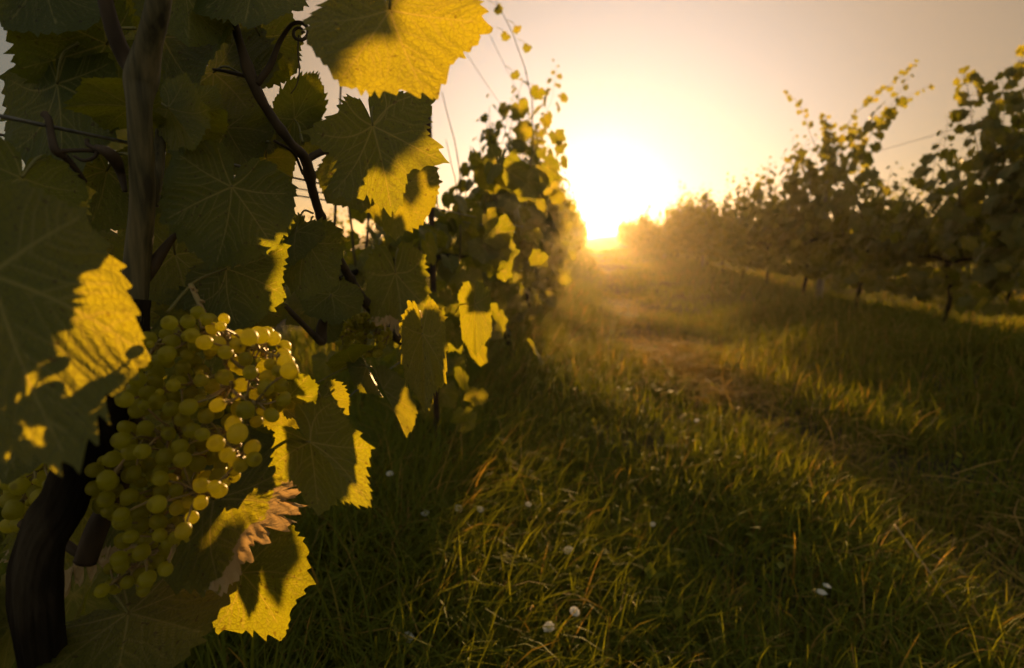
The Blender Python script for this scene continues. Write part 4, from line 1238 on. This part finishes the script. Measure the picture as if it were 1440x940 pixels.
def grass_zone(n, y0, y1, hscale, wid, seed, segs=4, xr=(-3.0, 8.0), power=1.0):
    r_ = np.random.default_rng(seed)
    y = y0 + (y1 - y0) * r_.random(n * 3) ** power
    lim0 = np.maximum(xr[0], -(y * .95 + .8)); lim1 = np.minimum(xr[1], y * .82 + .8)
    x = lim0 + (lim1 - lim0) * r_.random(n * 3)
    c1 = fnoise(x, y, 2.2, 1); c2 = fnoise(x, y, 7.0, 2); c3 = fnoise(x, y, 1.0, 3)
    rowd = np.minimum(np.abs(x + .66) + .35 * (y < 3.2), np.abs(x - 3.12))
    bank = np.exp(-(rowd / .55) ** 2) + .55 * np.exp(-((x - 2.25) / .5) ** 2) * (y > 2.2)
    track = np.exp(-((x - trackx(y)) / .27) ** 2) + .7 * np.exp(-((x - 4.2) / .4) ** 2)
    dens = np.clip(.62 + .35 * c2 + .25 * c1 - .22 * track, .06, 1)
    keep = np.where(r_.random(n * 3) < dens)[0][:n]
    x, y, c1, c2, c3, bank, track = [a[keep] for a in (x, y, c1, c2, c3, bank, track)]
    n = len(x)
    h = (.11 + .10 * r_.random(n) ** 1.5 + .05 * c1 + .19 * bank * r_.uniform(.5, 1.2, n)) * hscale
    left = np.clip((0.35 - x) / .7, 0, 1)
    h = h + left * .10 * r_.random(n)
    h = np.clip(h * (1 - .30 * np.clip(track, 0, 1)), .035, .55)
    az = r_.uniform(0, 6.283, n)
    lean = r_.uniform(.1, 1.0, n) ** 1.2
    bend = r_.uniform(.3, 2.1, n)
    w = wid * r_.uniform(.55, 1.3, n) * np.clip(h / .15, .7, 1.5)
    z = gz(x, y) - .005
    dx, dy = np.cos(az), np.sin(az)
    sx, sy = -dy, dx
    V = np.zeros((n, segs + 1, 2, 3))
    hh = np.zeros(n); fx = np.zeros(n); fz = np.zeros(n)
    for k in range(segs + 1):
        t = k / segs
        ang = lean * .5 + bend * t * t
        if k:
            fx = fx + np.sin(ang) * h / segs; fz = fz + np.cos(ang) * h / segs
        ww = w * (1 - t ** 1.6) * .5 + .0002
        tw = .5 * np.sin(az * 3 + t * 1.5)
        for s, sg in ((0, -1), (1, 1)):
            V[:, k, s, 0] = x + dx * fx + sx * ww * sg
            V[:, k, s, 1] = y + dy * fx + sy * ww * sg
            V[:, k, s, 2] = z + fz + tw * ww * sg
    base = np.arange(n)[:, None] * (2 * (segs + 1)) + np.arange(segs)[None, :] * 2
    b = base.ravel()
    Q = np.stack([b, b + 1, b + 3, b + 2], 1)
    dryv = np.clip(.26 + .20 * r_.random(n) + .12 * c3 + .13 * c1 + .50 * np.clip(track, 0, 1) * r_.random(n) + .55 * (r_.random(n) < .08), 0, 1)
    tint = np.repeat(dryv, 2 * (segs + 1))
    return V.reshape(-1, 3), Q, tint


def build_grass():
    Vs, Qs, Ts, off = [], [], [], 0
    for a in ((52000, .55, 3.2, 1.15, .0050, 1, 5), (60000, 3.0, 8.0, 1.1, .0070, 2, 4), (42000, 7.5, 18, 1.1, .0120, 3, 3), (30000, 17, 45, 1.1, .026, 4, 2)):
        xr = (-3.0, 8.0) if a[1] < 7 else (-6.0, 15.0)
        V, Q, t = grass_zone(a[0], a[1], a[2], a[3], a[4], a[5], a[6], xr)
        Vs.append(V); Qs.append(Q + off); Ts.append(t); off += len(V)
    o = mobj('grass', np.concatenate(Vs), [np.concatenate(Qs)], M_GRASS, None, dict(tint=np.concatenate(Ts)))
    tag(o, 'uncut green and straw coloured grass covering the lane', 'grass', kind='stuff')
build_grass()


def build_hay():
    """flattened dry cuttings along the wheel tracks"""
    r_ = np.random.default_rng(19); mb = MB()
    for cx, cy, sx, sy, n in ((.95, 5.2, .4, 1.0, 800), (.66, 4.9, .25, 1.2, 500), (.95, 3.9, .25, .5, 260), (1.3, 2.8, .25, .5, 130), (4.9, 5.6, .8, .6, 400), (.7, 8.5, .5, 2.0, 500), (2.0, 2.3, .5, .35, 260), (1.3, 1.5, .6, .5, 160)):
        n = int(n * 1.6); x = r_.normal(cx, sx * .6, n); y = r_.normal(cy, sy * .6, n); a = r_.uniform(0, 6.28, n); l = r_.uniform(.08, .30, n)
        for i in range(n):
            d = np.array([math.cos(a[i]), math.sin(a[i]), r_.normal(0, .18)])
            p = np.array([x[i], y[i], float(gz(x[i], y[i])) + r_.uniform(.03, .14)])
            s = np.array([-d[1], d[0], r_.normal(0, .3)]) * r_.uniform(.0012, .0028)
            q = p + d * l[i]; m = (p + q) / 2 + np.array([r_.normal(0, .01), r_.normal(0, .01), r_.uniform(0, .02)])
            mb.add(np.array([p - s, p + s, m - s, m + s, q - s * .5, q + s * .5]), [[0, 1, 3, 2], [2, 3, 5, 4]], None, tint=np.full(6, r_.uniform(.8, 1.0)))
    tag(mb.build('hay', M_GRASS), 'flattened dry grass cuttings along the wheel track', 'dry grass', kind='stuff')
build_hay()


def build_weeds():
    """low broad-leaved weeds and soft herbs among the grass"""
    r_ = np.random.default_rng(23); mb = MB()
    for _ in range(420):
        y = r_.uniform(1.0, 9.0); x = r_.uniform(-.9, min(4.0, y * .8 + .5))
        if r_.random() < .5: x = r_.normal(3.1, .5) if r_.random() < .5 else r_.normal(-.3, .4)
        z = float(gz(x, y))
        for k in range(int(r_.integers(7, 18))):
            a = r_.uniform(0, 6.28); l = r_.uniform(.02, .055); h = r_.uniform(.02, .16)
            d = np.array([math.cos(a), math.sin(a), r_.uniform(-.1, .6)]); s = np.array([-d[1], d[0], 0]) * l * r_.uniform(.2, .36)
            p = np.array([x + r_.normal(0, .05), y + r_.normal(0, .05), z + h])
            mb.add(np.array([p, p + d * l * .45 - s, p + d * l * .45 + s, p + d * l]), None, [[0, 1, 2], [1, 3, 2]], tint=np.full(4, r_.uniform(.1, .5)))
    tag(mb.build('weeds', M_GRASS), 'low broad leaved weeds scattered through the grass', 'weeds', kind='stuff')
build_weeds()


# ------------------------------------------------------------------ flowers, petals, straws
def ground_at(px, py, lift=0.0):
    d = fwd + right * ((px - CX) / FPX) + up * ((CY - py) / FPX)
    t = 1.0
    for _ in range(40):
        p = CAM + d * t
        t += (p.z - float(gz(p.x, p.y)) - lift) / max(.05, -d.z) * .8
    return CAM + d * t


def flower(px, py, lift, r, label, tilt=0.3, seed=1):
    r_ = random.Random(seed)
    c = ground_at(px, py, lift + .06)
    zb = float(gz(c.x, c.y))
    e = empty('flower', (c.x, c.y, zb))
    hgt = c.z - zb
    mb = MB(); A = smooth_path([[0.01, .01, 0, .001], [.006, 0, hgt * .5, .001], [0, 0, hgt, .0009]], 6)
    mb.tube(A[:, :3], A[:, 3], 6); mb.build('stem', M_STEM, e)
    nrm = Vector((-c.x * .5 + r_.uniform(-.3, .3), -1.0 * tilt, .8)).normalized()
    R = np.array(nrm.to_track_quat('Z', 'Y').to_matrix())
    mb = MB(); n = 14
    for layer in range(2):
        for k in range(n):
            a = 2 * math.pi * (k + .5 * layer) / n + r_.uniform(-.06, .06); w = .20; rr_ = r * (1 - .14 * layer) * r_.uniform(.9, 1.05)
            pts = [(.18, 0, .0), (.6, -w, .16), (.6, w, .16), (.95, -w * .8, .30 + .1 * layer), (1.0, 0, .28 + .1 * layer), (.95, w * .8, .30 + .1 * layer)]
            V = np.array([[(u * math.cos(a) - v * math.sin(a)) * rr_, (u * math.sin(a) + v * math.cos(a)) * rr_, q * rr_ * .7] for u, v, q in pts])
            mb.add(V @ R.T + np.array([0, 0, hgt]), None, [[0, 1, 2], [1, 3, 4], [1, 4, 2], [2, 4, 5]])
    mb.build('petals', M_PETAL, e)
    V = GV * np.array([r * .3, r * .3, r * .16]) + np.array([0, 0, r * .06])
    mobj('flower_centre', V @ R.T + np.array([0, 0, hgt]), [GQ, GT], M_YELLOW, e)
    tag(e, label, 'flower', 'small white flowers in the grass')


FL = [(573, 897, .10, .0125, 'round white flower at the bottom, nearest to the dark leaf'), (772, 883, .14, .0135, 'white flower on a visible stem near the bottom edge'), (808, 861, .15, .0125, 'white flower above and right of the stemmed one at the bottom'),
      (800, 775, .13, .0150, 'tilted white flower in the middle of the dark grass'), (598, 722, .14, .0115, 'small white flower just left of the iron stake foot'), (645, 716, .15, .0130, 'white flower just right of the iron stake foot'),
      (675, 717, .15, .0110, 'white flower second to the right of the iron stake foot'), (918, 738, .10, .0105, 'tiny white flower on the lane right of the sunlit grass'), (548, 667, .20, .0110, 'faint white flower below the slim folded leaf'), (980, 592, .10, .0120, 'far tiny pale flower on the lane beside the dry cuttings'),
      (743, 710, .16, .0095, 'faint white flower right of the three by the stake')]
for i, (a, b, c, d, l) in enumerate(FL): flower(a, b, c, d, l, seed=i)


def petal(px, py, l, a, label):
    c = ground_at(px, py, .15)
    n = 9
    V = []
    for i in range(n):
        t = i / (n - 1); w = math.sin(math.pi * min(.97, t + .02)) ** .7 * l * .27
        for s in (-1, 0, 1):
            V.append((t * l - l / 2, s * w, .12 * l * math.sin(math.pi * t) - abs(s) * w * .25))
    Q = [(i * 3 + j, i * 3 + j + 1, i * 3 + j + 4, i * 3 + j + 3) for i in range(n - 1) for j in (0, 1)]
    R = np.array(Matrix.Rotation(a, 3, 'Z') @ Matrix.Rotation(.5, 3, 'X'))
    o = mobj('petal', np.array(V) @ R.T, [np.array(Q)], M_PETAL)
    o.location = c
    tag(o, label, 'petal', 'fallen white petals')
petal(1155, 833, .031, -.5, 'fallen white petal on the dark grass, the larger of the pair')
petal(1163, 824, .024, -.9, 'fallen white petal on the dark grass, the smaller of the pair')


def straw(pts, r, label):
    A = np.array([[*ground_at(a, b, l)] for a, b, l in pts])
    A = smooth_path(A, 6)
    V, Q, T = tube(A, np.linspace(r, r * .45, len(A)), 6)
    tag(mobj('straw', V, [Q, T], M_STRAW), label, 'straw', 'dry straws lying on the grass')
straw([(1258, 738, .20), (1300, 795, .15), (1345, 858, .09)], .0035, 'long pale straw lying obliquely on the dark grass')
straw([(1310, 780, .13), (1360, 810, .12), (1440, 880, .08)], .0022, 'bent straw right of the long pale one')
straw([(1180, 803, .07), (1240, 806, .07), (1310, 808, .06)], .0016, 'thin flat straw left of the long pale one')
straw([(900, 915, .08), (960, 918, .08), (1000, 916, .07)], .0018, 'short straw at the very bottom of the lane')
